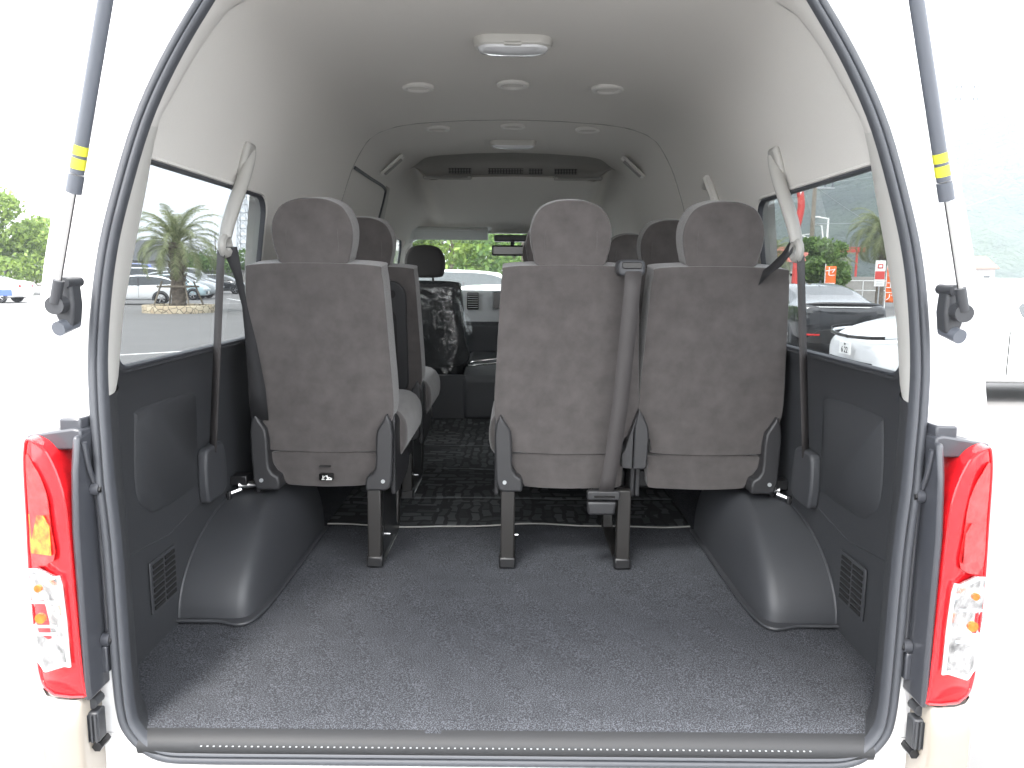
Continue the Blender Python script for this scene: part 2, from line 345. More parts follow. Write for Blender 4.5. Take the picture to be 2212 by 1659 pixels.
def skipw(i, j):
    za, zb, ax = zidx(j)
    if ax < .85 or za < 1.295 or zb > 1.866: return False
    y0, y1 = ys[i], ys[i + 1]
    return any(y0 >= w0 - .01 and y1 <= w1 + .01 for w0, w1 in WIN)
b = MB(); b.grid(rows, closed=True); b.grid([first, body_rows[0]], closed=True); b.grid(body_rows, closed=True, skip=skipw)
nose = [[(x * (1 - .04 * t), 6.2 + .35 * t - (.5 * max(0, z - 1.2)), z) for x, z in full(sec_at(Sr, 6.2)) if z < 1.3] for t in (0,)]
# front nose panel below the windscreen
nb = [(-.90, .40), (.90, .40), (.90, 1.22), (-.90, 1.22)]
b.add([(x, 6.22, z) for x, z in nb], [(0, 1, 2, 3)])
b.build("body", "white", van, angle=35)
# inner shell
INh = [(.855, .655), (.856, .85), (.856, 1.10), (.848, 1.27), (.842, 1.315), (.828, 1.345), (.822, 1.357), (.806, 1.46), (.787, 1.61), (.770, 1.73), (.762, 1.795), (.755, 1.83), (.742, 1.88), (.70, 2.00), (.665, 2.07), (.625, 2.13), (.575, 2.165), (.50, 2.19), (.40, 2.205), (.2, 2.218), (0, 2.222)]
INr = INh
yin = [1.56, 2.43, 2.80, 3.0, 3.4, 3.42, 3.8, 4.10, 4.4, 4.5, 4.62, 4.8, 5.0, 5.2, 5.35, 5.5, 5.56]
WINI = [(1.56, 2.43), (2.80, 4.10), (4.62, 5.35)]
def yend(z):
    t = max(0, min(1, (z - 1.80) / .22)); t = t * t * (3 - 2 * t); return (1.585 + .075 * max(0, min(1, (z - 1.48) / .32))) * (1 - t) + (Yop(z) + .13) * t
def inner_rows(ysl, lo, hi): 
    out = []
    for y in ysl:
        h = sec_at(INr, y); h = h[lo:hi]; out.append([(x, (yend(z) if y < 1.6 and z > 1.81 else y), z) for x, z in h])
    return out
def inner_mesh(mb, lo, hi, sgn, ysl=yin):
    rws = [[(x * sgn, y, z) for x, y, z in r] for r in inner_rows(ysl, lo, hi)]
    def sk(i, j):
        jj = j + lo
        if not (6 <= jj < 10): return False
        return any(ysl[i] >= w0 - .005 and ysl[i + 1] <= w1 + .005 for w0, w1 in WINI)
    mb.grid(rws, skip=sk)
# headliner (with the walls beside the windows), two pieces meeting at a seam behind the third row
yr = [y for y in yin if y <= 3.4]; yf = [y for y in yin if y >= 3.42]
for nm, yl, k in (("headliner", yr, 0), ("front_headliner", [3.404] + yf, 1)):
    b = MB()
    for sgn in (1, -1): inner_mesh(b, 6, len(INr), sgn, yl)
    o = b.build(nm, "liner", van, angle=60)
b = MB(); seam = [(x, 3.40, z) for x, z in INr[6:]]; seam2 = [(-x, y, z) for x, y, z in reversed(seam)]
b.tube([(p[0] * .998, 3.402, p[2] - .0015) for p in smooth_poly(seam, 3, False)], .0016, 6); b.tube([(p[0] * .998, 3.402, p[2] - .0015) for p in smooth_poly(seam2, 3, False)], .0016, 6)
b.build("headliner_seam", "acband", van)
# side panels (dark lower trim)
for sgn in (1, -1):
    b = MB(); inner_mesh(b, 0, 7, sgn, [1.56, 2.43, 2.8, 3.4, 4.1, 4.62, 5.35, 5.9]); sp = b.build("side_panel", "trim", van, angle=60)
    if sgn == -1: spL = sp
    else: spR = sp
# trim between the seal and the walls: cream above the belt, dark below
L2r = offset(L1r, .0295)
def match_inner(pt_list):
    # wall point for every seal point, matched by height at the sides and by span at the roof
    ref = smooth_poly(INh, 6, False); out = []
    for x, z in pt_list:
        if z < .70: out.append((min(x, .855) if x < .60 else .60 + (x - .60) * 1.9 if x < .70 else .855, .655)); continue
        best = min(ref, key=lambda p: abs(math.atan2(p[1] - 1.3, p[0]) - math.atan2(z - 1.3, x)))
        out.append(best)
    return out
wall = match_inner(L2r)
idx_lo = [i for i, (x, z) in enumerate(L2r) if z <= 1.345 and i >= 12]; idx_hi = [i for i, (x, z) in enumerate(L2r) if z > 1.325]
def trimrows(idx, y_end, off=.006):
    rws = []
    A = [(L2r[i][0], Yop(L2r[i][1]) + .005, L2r[i][1]) for i in idx]; B = [(wall[i][0] - off, y_end(wall[i][1]), wall[i][1]) for i in idx]
    for t in (0, .12, .3, .5, .7, .88, 1):
        s = t ** 1.7
        rws.append([(a[0] * (1 - s) + c[0] * s, a[1] * (1 - t) + c[1] * t, a[2] * (1 - s) + c[2] * s) for a, c in zip(A, B)])
    return rws
for sgn in (1, -1):
    b = MB(); b.grid([[(x * sgn, y, z) for x, y, z in r] for r in trimrows(idx_lo, lambda z: 1.60)]); b.build("corner_trim", "trim", van, angle=70)
    ih = [i for i in idx_hi if L2r[i][1] < 1.86]; b = MB(); b.grid([[(x * sgn, y, z) for x, y, z in r] for r in trimrows(ih, yend, .004)]); b.build("pillar_trim", "cream", van, angle=70)
ih = [i for i in idx_hi if L2r[i][1] >= 1.80]
b = MB(); rr = trimrows(ih, yend, .001); rr = [r + [(-x, y, z) for x, y, z in reversed(r[:-1])] for r in rr]; b.grid(rr); b.build("headliner_edge", "liner", van, angle=70)
# windows: rubber frame and glass
def inx(z):
    for a, c in zip(INh[:-1], INh[1:]):
        if a[1] <= z <= c[1]: t = (z - a[1]) / (c[1] - a[1]); return a[0] * (1 - t) + c[0] * t
    return INh[-1][0]
def side_window(w0, w1, sgn, gm, nm="side_window", z0=1.358, z1=1.794):
    r = .055; loop = rrect(w0, w1, z0, z1, r, 6)
    P = lambda off, sc=0.: [(sgn * (inx(max(z0, min(z1, z))) + off), y, z) for y, z in rrect(w0 - sc, w1 + sc, z0 - sc, z1 + sc, r, 6)]
    b = MB(); b.grid([P(-.001, .003), P(-.003, -.002), P(.004, -.005), P(.012, -.005), P(.014, .012)], closed=True)
    fr = b.build("window_frame", "rubber", van)
    rv = [P(-.002, .012), P(-.0045, .010), P(-.005, .005), P(-.002, .0035)]; nn_ = len(rv[0])
    for mt, lowp in (("liner", False), ("trim", True)):
        b = MB(); b.grid(rv, closed=True, skip=lambda i, j: ((rv[0][j][2] + rv[0][(j + 1) % nn_][2]) / 2 < z0 + .03) != lowp); b.build("window_reveal", mt, van)
    b = MB(); c = P(.012, .004); n = len(c)
    b.add(c, [tuple(range(n))]); gl = b.build(nm, gm, fr, smooth=False)
    # corner fillers between the rounded frame and the square opening of the lining
    for mt, top in (("liner", True), ("trim", False)):
        b = MB()
        for q in range(4):
            cy_, cz_ = [(w1, z1), (w0, z1), (w0, z0), (w1, z0)][q]
            if (cz_ == z1) != top: continue
            arc = loop[q * 7:(q + 1) * 7]; oy, oz = (.03 if cy_ == w1 else -.03), (.012 if top else -.012)
            vs = [(sgn * (inx(max(z0, min(z1, z))) - .002), y, z) for y, z in arc] + [(sgn * (inx(cz_) - .002), cy_, cz_)]
            for k in range(6): b.add([vs[k], vs[k + 1], vs[-1]], [(0, 1, 2)])
        each(b, "window_corner_trim", mt, van, smooth=False)
for sgn in (-1, 1):
    side_window(1.575, 2.43, sgn, "tint"); side_window(2.80, 4.10, sgn, "tint2"); side_window(4.62, 5.35, sgn, "clear")
# windscreen
ws = [[(sgn_x * (.80 - .06 * t), 6.12 - .56 * t + .03 * math.cos(sgn_x * 1.5), 1.22 + .64 * t) for sgn_x in (-1, -.5, 0, .5, 1)] for t in (0, .5, 1)]
MB().grid(ws).build("windscreen", "clear", van)
for sgn in (-1, 1): MB().tube([(sgn * .83, 6.12, 1.15), (sgn * .80, 5.85, 1.55), (sgn * .76, 5.56, 1.87)], .045, 10).build("windscreen_pillar", "cream", van)
MB().box((0, 5.60, 1.885), (1.5, .10, .05)).build("windscreen_header", "cream", van, bevel=.015)
# floor, carpet, sill
b = MB(); b.box((0, 3.75, .60), (1.75, 4.66, .07)); b.build("floor_pan", "blackmetal", van)
nx, ny = 60, 60; rws = []
for j in range(ny):
    y = 1.412 + (4.9 - 1.412) * (j / (ny - 1)) ** 1.6; rws.append([(-.857 + 1.714 * i / (nx - 1), y, .660 - .008 * max(0, (1.47 - y) / .058) ** 2 + .0022 * math.sin(i * .7 + y * 9) * math.sin(y * 7 + i * .3)) for i in range(nx)])
MB().grid(rws).build("cargo_carpet", "carpet", van)
hw = .66; sp_sec = [(1.402, .612), (1.392, .618), (1.388, .629), (1.390, .639), (1.397, .647), (1.408, .653), (1.420, .656), (1.424, .648)]
rws = []
for y, z in sp_sec:
    rws.append([(x, y, z) for x in [-.728, -.70, -.66, -.5, -.25, 0, .25, .5, .66, .70, .728]])
sill = MB().grid(rws).build("sill_plate", "sillmat", van)
b = MB()
for k in range(97): b.box((-.60 + k * .0125, 1.3888, .6375), (.0035, .003, .0013))
b.build("sill_grip_dot", "steel", sill, smooth=False)
# wheel arch covers
for sgn in (-1, 1):
    xc, yc, ax_, ay_, hh = .745, 2.30, .088, .42, .215
    cols = [(.8575 - (.8575 - xc) * k / 4, yc, 1, 0) for k in range(4)]
    for k in range(0, 17): f = R(90 * k / 16); cols.append((xc, yc, math.cos(f) ** .36 if k < 16 else 0, math.sin(f) ** .36))
    cols += [(xc, yc + .08 * k, 0, 1) for k in range(1, 5)]
    pt = lambda c, r_, h: (sgn * (c[0] - c[3] * ax_ * r_), c[1] - c[2] * ay_ * r_, .672 + hh * h)
    rws = [[pt(c, 1.03 + .09 * c[3], -.035) for c in cols], [pt(c, 1.03 + .09 * c[3], .0) for c in cols]]
    for k in range(0, 19):
        t = R(90 * k / 18); rws.append([pt(c, math.cos(t), math.sin(t)) for c in cols])
    b = MB().grid(rws); top = rws[-1]
    b.grid([[(sgn * (.8575 - (.8575 - xc) * i / 4), yc + .08 * j, .672 + hh) for i in range(5)] for j in range(5)])
    w = b.build("wheel_arch_cover", "trim2", van, angle=80)
    MB().tube([(p[0], p[1], .670) for p in rws[0]], .0045, 6).build("edge_bead", "trim2", w)
    MB().tube([(sgn * .854, r_[0][1], r_[0][2]) for r_ in rws[2:]] + [(sgn * .854, 2.6, .672 + hh)], .004, 6).build("edge_bead", "trim2", w)
# details on the dark side panels
def wallpt(sgn, y, z, off=0): return (sgn * (inx(z) - off), y, z)
for sgn, parent in ((-1, spL), (1, spR)):
    lp = smooth_poly([(1.70, 1.06), (1.70, 1.22), (1.73, 1.25), (2.00, 1.245), (2.035, 1.20), (2.035, 1.01), (2.00, .985), (1.80, .985), (1.74, 1.01)], 4)
    b = MB(); o = [wallpt(sgn, y, z, .001) for y, z in lp]; cy_, cz_ = 1.87, 1.12
    i_ = [wallpt(sgn, cy_ + (y - cy_) * .975, cz_ + (z - cz_) * .96, .0055) for y, z in lp]; b.grid([o, i_], closed=True); b.add(i_, [tuple(range(len(i_)))])
    b.build("access_panel", "trim", parent, angle=50)
    b = MB(); b.prism([(1.735, .745), (1.875, .745), (1.875, .875), (1.735, .875)], 'x', sgn * .8545, sgn * .850); gr = b.build("vent_grille", "trim2", parent, bevel=.002)
    b = MB()
    for c in range(2):
        for r_ in range(8): b.box((sgn * .8488, 1.772 + c * .064, .758 + r_ * .0148), (.003, .052, .0085))
    b.build("vent_slot", "darkvent", gr, smooth=False)
    # belt retractor cover on the wall
    b = MB(); b.prism(smooth_poly([(2.045, 1.065), (2.10, 1.08), (2.17, 1.07), (2.18, .94), (2.08, .925), (2.045, .94)], 3), 'x', sgn * .858, sgn * .828); b.build("retractor_cover", "trim2", parent, bevel=.008, seg=3)
    # long crease of the panel
    MB().tube([wallpt(sgn, 1.62, .93, -.001), wallpt(sgn, 1.85, .905, -.001), wallpt(sgn, 2.05, .93, -.001)], .003, 6).build("panel_crease", "trim", parent)
# belt guides on the pillars
def beltguide(sgn):
    pts = [(sgn * .728, 2.20, 1.895), (sgn * .728, 2.175, 1.86), (sgn * .733, 2.14, 1.81), (sgn * .742, 2.10, 1.75), (sgn * .752, 2.07, 1.69), (sgn * .757, 2.06, 1.655)]
    pts = smooth_poly(pts, 4, False)
    m = van
    b = MB(); b.tube(pts, [.015 + .004 * math.sin(i / len(pts) * 3) for i in range(len(pts))], 12, flat=.8); g_ = b.build("belt_guide", "guide", m)
    b = MB(); b.box((sgn * .738, 2.185, 1.870), (.022, .060, .10), ry=sgn * R(-18)); b.build("guide_mount", "guide", g_, bevel=.014, seg=4)
    b = MB(); rr = [(sgn * (.757 + .0 * k), 2.055 + .026 * math.cos(R(30 * k)), 1.632 + .022 * math.sin(R(30 * k))) for k in range(13)]; b.tube(rr, .011, 8); b.build("guide_ring", "guide", g_)
    # hanging webbing
    def ribbon(pts, ws, dirs):
        b = MB(); rws = []
        for p, w, d in zip(pts, ws, dirs): d = Vector(d).normalized(); rws.append([Vector(p) - d * w / 2, Vector(p), Vector(p) + d * w / 2])
        return b.grid(rws)
    n = 8; P0, P1 = Vector((sgn * .765, 2.045, 1.62)), Vector((sgn * .838, 2.11, 1.06))
    ps = [P0.lerp(P1, k / n) for k in range(n + 1)]
    ribbon(ps, [.036] * 9, [(.75, sgn * .6, 0)] * 9).build("belt_webbing", "belt", g_, solid=.0016)
    if sgn < 0: P = [(sgn * .752, 2.07, 1.63), (sgn * .745, 2.11, 1.55), (sgn * .742, 2.14, 1.47), (sgn * .745, 2.19, 1.36), (sgn * .75, 2.24, 1.22), (sgn * .755, 2.27, 1.12)]; ww = [.040, .022, .014, .03, .048, .05]
    else: P = [(sgn * .752, 2.07, 1.65), (sgn * .742, 2.12, 1.61), (sgn * .73, 2.17, 1.585), (sgn * .72, 2.24, 1.555), (sgn * .71, 2.34, 1.50)]; ww = [.05, .04, .03, .04, .05]
    d_ = [(1, .3, 0)] * 6 if sgn < 0 else [(0.2, .5, 1)] * 5
    ribbon(P, ww, d_).build("belt_webbing", "beltd", g_, solid=.0016)
beltguide(-1); beltguide(1)
# sliding door recess on the left: dark seal line round the upper corner of the doorway
b = MB(); b.tube(smooth_poly([(-.687, 3.42, 2.02), (-.687, 3.8, 2.02), (-.687, 4.20, 2.02), (-.703, 4.29, 1.985), (-.751, 4.34, 1.84), (-.768, 4.36, 1.72)], 4, False), .008, 8); b.build("doorway_seal", "rubber", van)
b = MB(); b.grid([[(-.683, 4.22 + d, 2.035), (-.713, 4.31 + d, 1.96), (-.748, 4.355 + d, 1.84), (-.762, 4.375 + d, 1.74)] for d in (0.01, .13)]); b.build("doorway_pillar_trim", "guide", van, solid=.004)
# ceiling fittings
def rz_at(x):  # headliner height over x
    a = sorted(((x_, z_) for x_, z_ in INh[12:]), key=lambda p: p[0]); x = abs(x)
    for p, q in zip(a[:-1], a[1:]):
        if p[0] <= x <= q[0]: t = (x - p[0]) / (q[0] - p[0]); return p[1] * (1 - t) + q[1] * t
    return 2.2
def ceil_lamp(x, y, w, d, nm):
    lp = rrect(x - w / 2, x + w / 2, y - d / 2, y + d / 2, d * .42, 6); cx_, cy_ = x, y
    sc = lambda k, z: [(cx_ + (px - cx_) * k, cy_ + (py - cy_) * (k if k > .9 else k * .98), z) for px, py in lp]
    b = MB(); b.grid([sc(1, 2.221), sc(1.0, 2.212), sc(.96, 2.200), sc(.88, 2.196)], closed=True); o = b.build(nm, "cream", van)
    b = MB(); b.grid([sc(.89, 2.197), sc(.84, 2.190), sc(.6, 2.184), sc(.2, 2.182)], closed=True); r_ = sc(.2, 2.182); b.add(r_, [tuple(range(len(r_)))]); b.build("lamp_lens", "lens", o)
    return o
cl = ceil_lamp(0, 2.28, .225, .115, "ceiling_lamp"); MB().box((0, 2.225, 2.196), (.05, .014, .008)).build("lamp_switch", "cream", cl, bevel=.003)
for x, y in ((-.33, 2.78), (0, 2.78), (.33, 2.78), (-.335, 3.53), (0, 3.53), (.335, 3.53)):
    zc = rz_at(x); rings = []
    for r_, z in ((.057, .002), (.056, -.007), (.050, -.011), (.042, -.010), (.038, -.002)):
        rings.append([(x + r_ * math.cos(R(15 * k)), y + r_ * math.sin(R(15 * k)), zc + z) for k in range(24)])
    o = MB().grid(rings, closed=True).build("ceiling_outlet", "rimwhite", van)
    b = MB(); r_ = rings[-1]; b.add(r_, [tuple(range(24))]); b.build("outlet_grille", "seatplas", o, smooth=False)
    b = MB()
    for k in range(-2, 3): b.box((x, y + k * .012, zc - .004), (2 * math.sqrt(max(.0001, .037 ** 2 - (k * .012) ** 2)), .003, .004), rx=R(35))
    b.build("outlet_vane", "cream", o, smooth=False)
o = ceil_lamp(0, 3.92, .235, .075, "front_room_lamp")
# overhead air conditioner: concave rear face with three vents, lip with two grilles
def linz(x, y):
    k = max(roofk(y), .2); z = rz_at(x); return 1.78 + (z - 1.78) * k if z > 1.78 else z
prof = [(4.28, -.002), (4.36, .004), (4.43, .018), (4.475, .045), (4.48, .075), (4.455, .092), (4.41, .102), (4.395, .109), (4.41, .116), (4.46, .121), (4.6, .122), (4.8, .112), (5.0, .088), (5.2, .055), (5.4, .018), (5.5, -.004)]
xs_ = [-.64 + 1.28 * i / 48 for i in range(49)]
def amp(x): t = max(0, min(1, (.575 - abs(x)) / .12)); return t * t * (3 - 2 * t)
def prow(y, d): return [(x, 4.45 + (y - 4.45) * (amp(x) if y < 4.6 else 1), linz(x, 4.45 + (y - 4.45) * (amp(x) if y < 4.6 else 1)) - .0035 - d * amp(x)) for x in xs_]
MB().grid([prow(y, d) for y, d in prof[:6]]).build("air_duct_face", "acband", van, angle=80)  # shade of the recess is put into the face as a darker grey
MB().grid([prow(y, d) for y, d in prof[5:]]).build("air_duct_cover", "liner", van, angle=80)
for x0, x1 in ((-.50, -.23), (.23, .50)):
    b = MB(); b.box(((x0 + x1) / 2, 4.385, 2.100), (x1 - x0, .05, .018)); o = b.build("air_grille", "acband", van, bevel=.007, seg=3)
    b = MB()
    for k in range(2): b.box(((x0 + x1) / 2, 4.359, 2.097 + k * .006), (x1 - x0 - .04, .002, .002))
    b.build("grille_slit", "seatplas", o, smooth=False)
for x, w in ((-.30, .13), (-.10, .08), (.0, .12), (.13, .08), (.30, .13)):
    b = MB()
    for k in range(4): b.box((x, 4.462 - .002 * k, 2.135 + k * .008), (w, .006, .003))
    for k in range(int(w / .016)): b.box((x - w / 2 + .008 + k * .016, 4.463, 2.147), (.004, .006, .030))
    b.build("duct_vent", "seatplas", van, smooth=False)
for sgn in (-1, 1):
    b = MB(); p0, p1 = Vector((sgn * .665, 3.98, 2.06)), Vector((sgn * .555, 3.98, 2.155)); c = (p0 + p1) / 2
    b.box(c, (.15, .07, .014), ry=sgn * R(41)); o = b.build("side_outlet", "rimwhite", van, bevel=.006, seg=3)
    b = MB(); b.box(c - Vector((sgn * .006, 0, .008)), (.115, .045, .006), ry=sgn * R(41)); b.build("outlet_grille", "acband", o, bevel=.002)
MB().tube([(.725, 2.95, 1.90), (.72, 2.9, 1.92), (.735, 2.85, 1.85), (.75, 2.83, 1.78)], .017, 8).build("belt_guide", "cream", van)
# sun visors wrapped in film, rear view mirror, map lamp
for sgn, x0, x1 in ((-1, -.72, -.17), (1, .17, .72)):
    b = MB(); b.box(((x0 + x1) / 2, 5.40, 1.845), (x1 - x0, .17, .022), rx=R(-22)); o = b.build("sun_visor", "cream", van, bevel=.01, seg=3)
    b = MB(); b.box(((x0 + x1) / 2, 5.385, 1.835), (x1 - x0 + .05, .20, .04), rx=R(-22)); f_ = b.build("visor_film", "plastic", o, bevel=.012, seg=3)
MB().box((0, 5.35, 1.93), (.22, .12, .03)).build("map_lamp", "cream", van, bevel=.01)
mr = MB().box((.02, 5.50, 1.82), (.30, .14, .045)).build("mirror_mount", "trim2", van, bevel=.01)
MB().tube([(.0, 5.50, 1.80), (.0, 5.48, 1.76)], .014, 8).build("mirror_stem", "trim2", mr)
MB().box((-.03, 5.46, 1.735), (.23, .025, .075)).build("mirror_glass", "screen", mr, bevel=.012, seg=3)
# dashboard
b = MB(); b.prism([(5.62, 1.20), (5.60, 1.42), (5.66, 1.455), (6.15, 1.42), (6.15, 1.1), (5.62, 1.1)], 'x', -.80, .80); ds = b.build("dashboard", "dash", van, bevel=.02, seg=3)
b = MB(); b.prism([(5.56, .70), (5.56, 1.20), (5.60, 1.225), (6.1, 1.225), (6.1, .66)], 'x', -.82, .82); b.build("lower_dashboard", "trim", van, bevel=.01)
for x in (-.285,):
    b = MB(); b.box((x, 5.596, 1.375), (.085, .012, .125)); v_ = b.build("dash_vent", "screen", ds, bevel=.006)
    b = MB(); [b.box((x, 5.588, 1.327 + k * .0165), (.075, .006, .004)) for k in range(7)]; b.build("vent_blade", "steel", v_, smooth=False)
b = MB(); b.box((-.02, 5.598, 1.38), (.25, .008, .135)); b.build("screen_surround", "steel", ds, bevel=.004); b = MB(); b.box((-.02, 5.590, 1.38), (.232, .010, .118)); b.build("dash_screen", "screen", ds, bevel=.003)
# engine cover between the front seats, step behind them
b = MB(); b.prism([(4.70, .66), (4.70, .93), (4.78, .975), (5.5, 1.02), (5.6, .9), (5.6, .66)], 'x', -.30, .30); b.build("engine_cover", "trim", van, bevel=.03, seg=3)
b = MB(); b.box((0, 4.75, .80), (1.66, .06, .28)); b.build("front_bulkhead", "trim", van)
b = MB(); lp = smooth_poly([(-.28, 4.85, .985), (-.24, 4.78, 1.02), (-.05, 4.78, 1.045), (.2, 4.80, 1.05)], 5, False); b.tube(lp, .006, 8); lp = smooth_poly([(-.28, 4.85, .985), (-.2, 4.80, 1.0), (-.05, 4.80, 1.015), (.2, 4.82, 1.03)], 5, False); b.tube(lp, .006, 8); each(b, "console_rail", "chrome", van)
b = MB(); b.box((.45, 5.55, 1.32), (.02, .02, .02)); 
MB().tube([(.45 + .19 * math.cos(R(20 * k)), 5.45 + .10 * math.sin(R(20 * k)) * .4, 1.33 + .17 * math.sin(R(20 * k))) for k in range(19)], .014, 8).build("steering_wheel", "trim2", van)
# tail lamps
def tail_lamp(sgn):
    t = empty("tail_lamp", (0, 0, 0), parent=van)
    out = [(.872, 1.262), (.884, 1.244), (.893, 1.20), (.897, 1.10), (.902, 1.00), (.903, .83), (.897, .79), (.878, .772), (.795, .764), (.794, .80), (.797, 1.01), (.799, 1.10), (.803, 1.155), (.814, 1.20), (.832, 1.24), (.852, 1.258)]
    out = smooth_poly(out, 3)
    fx = lambda x, d: (sgn * x)
    def face(pts, y): return [(sgn * x, y + max(0, x - .86) * .9 + .02 * abs(z - 1.0), z) for x, z in pts]
    cx_, cz_ = .850, 1.0
    sc = lambda k: [(cx_ + (x - cx_) * k, cz_ + (z - cz_) * (1 - (1 - k) * .18)) for x, z in out]
    b = MB(); b.grid([face(out, 1.44), face(out, 1.352), face(sc(.97), 1.343), face(sc(.82), 1.341)], closed=True); b.add(face(sc(.82), 1.341), [tuple(range(len(out)))]); ln = b.build("lamp_lens", "lampred", t, angle=50)
    # inner red outline ridge
    b = MB(); b.tube(face(sc(.94), 1.3395) + [face(sc(.94), 1.3395)[0]], .0028, 6); b.build("lens_ridge", "lampred", ln)
    q = smooth_poly([(.885, 1.225), (.858, 1.215), (.838, 1.165), (.833, 1.10), (.832, 1.035), (.890, 1.030), (.888, 1.12)], 3)
    b = MB(); b.grid([face(q, 1.3410), face(q, 1.3395)], closed=True); b.add(face(q, 1.3395), [tuple(range(len(q)))]); b.build("inner_reflector", "lampdeep", ln)
    # clear section with the orange bulbs
    q = [(.902, 1.003), (.834, 1.003), (.820, .990), (.818, .845), (.826, .832), (.902, .828)]
    b = MB(); b.prism([(0, 0)] * 3, 'y', 0, 0) if False else None
    q2 = smooth_poly(q, 2); b.grid([face(q2, 1.348), face(q2, 1.336)], closed=True); b.add(face(q2, 1.336), [tuple(range(len(q2)))]); cs = b.build("clear_lens", "lampclear", t, angle=40)
    b = MB(); b.tube(face(q2, 1.336) + [face(q2, 1.336)[0]], .0035, 6); b.build("lens_rim", "pwhite", cs)
    b = MB(); b.tube([(sgn * .862, 1.340, .925), (sgn * .862, 1.3345, .925)], .010, 10); b.tube([(sgn * .862, 1.340, .983), (sgn * .862, 1.3345, .983)], .007, 10); each(b, "turn_bulb", "lamporange", cs)
    b = MB(); [b.box((sgn * .860, 1.335, z), (.055, .004, .004)) for z in (.91, .895, .957)]; b.build("reflector_rib", "steel", cs, smooth=False)
    # orange glow of the left lamp, put into the reflector colour as streaks
    b = MB(); q = [(.888, 1.115), (.845, 1.12), (.835, 1.10), (.835, 1.045), (.888, 1.04)]
    b.grid([face(q, 1.3405), face(q, 1.3385)], closed=True); b.add(face(q, 1.3385), [(0, 1, 2, 3, 4)]); b.build("brake_reflector", "lampglow" if sgn < 0 else "lampdeep", ln)
    for k, z in enumerate((1.195, 1.125, 1.06, .995 + .02)): MB().tube([(sgn * .894, 1.40, z), (sgn * .9065, 1.398, z)], [.005, .002], 6).build("lens_nub", "lampred", ln)
    # grey inner flank
    fl = [(1.342, .757), (1.342, 1.09), (1.347, 1.15), (1.352, 1.20), (1.365, 1.262), (1.425, 1.272), (1.44, .80), (1.435, .757)]
    b = MB(); b.prism(fl, 'x', sgn * .784, sgn * .797); h_ = b.build("lamp_housing", "lamphouse", t, bevel=.006, seg=2)
    b = MB(); b.prism([(.785, 1.235), (.890, 1.235), (.885, 1.262), (.80, 1.275), (.785, 1.272)], 'y', 1.375, 1.43); b.prism([(.79, 1.262), (.83, 1.262), (.83, 1.292), (.79, 1.292)], 'y', 1.385, 1.43)
    if sgn < 0: b.v = [(-x, y, z) for x, y, z in b.v]
    b.build("housing_cap", "lamphouse", h_, bevel=.004)
    MB().tube(smooth_poly([(sgn * .780, 1.375, 1.25), (sgn * .780, 1.385, 1.20), (sgn * .780, 1.405, 1.14), (sgn * .780, 1.41, 1.0), (sgn * .780, 1.41, .86)], 4, False), .005, 8).build("housing_rib", "lamphouse", h_)
    for z in (1.155, .855):
        MB().tube([(sgn * .783, 1.398, z), (sgn * .768, 1.398, z)], .0125, 14).build("screw_boss", "lamphouse", h_)
        MB().tube([(sgn * .770, 1.394, z), (sgn * .764, 1.394, z)], .0065, 6).build("screw", "blackmetal", h_)
    MB().box((sgn * .780, 1.405, .815), (.012, .03, .055)).build("housing_tab", "lamphouse", h_, bevel=.003)
tail_lamp(-1); tail_lamp(1)
# bumper corners, rubber stops
for sgn in (-1, 1):
    rws = []
    for z, ex in ((.35, -.03), (.50, -.005), (.60, .0), (.70, 0), (.745, -.002), (.757, -.012)):
        rws.append([(sgn * x, y, z) for x, y in ((.803, 1.43), (.803, 1.345 - ex), (.815, 1.335 - ex), (.85, 1.338 - ex), (.885 + ex * .5, 1.35 - ex), (.912 + ex, 1.385), (.925 + ex, 1.45), (.935 + ex, 1.8))])
    MB().grid(rws).build("bumper_corner", "bumper", van, angle=60)
    t = MB().box((sgn * .798, 1.378, .690), (.026, .03, .062)).build("rubber_stop", "trim2", van, bevel=.004)
    b = MB(); [b.box((sgn * (.788 + k * .008), 1.361, .690), (.003, .006, .056)) for k in range(3)]; b.build("stop_rib", "trim2", t, smooth=False)
    MB().tube([(sgn * .800, 1.40, .735), (sgn * .800, 1.372, .735)], .011, 12).build("stop_bracket", "trim2", t); MB().tube([(sgn * .792, 1.40, .648), (sgn * .792, 1.366, .648)], .010, 6).build("stop_bolt", "blackmetal", t)
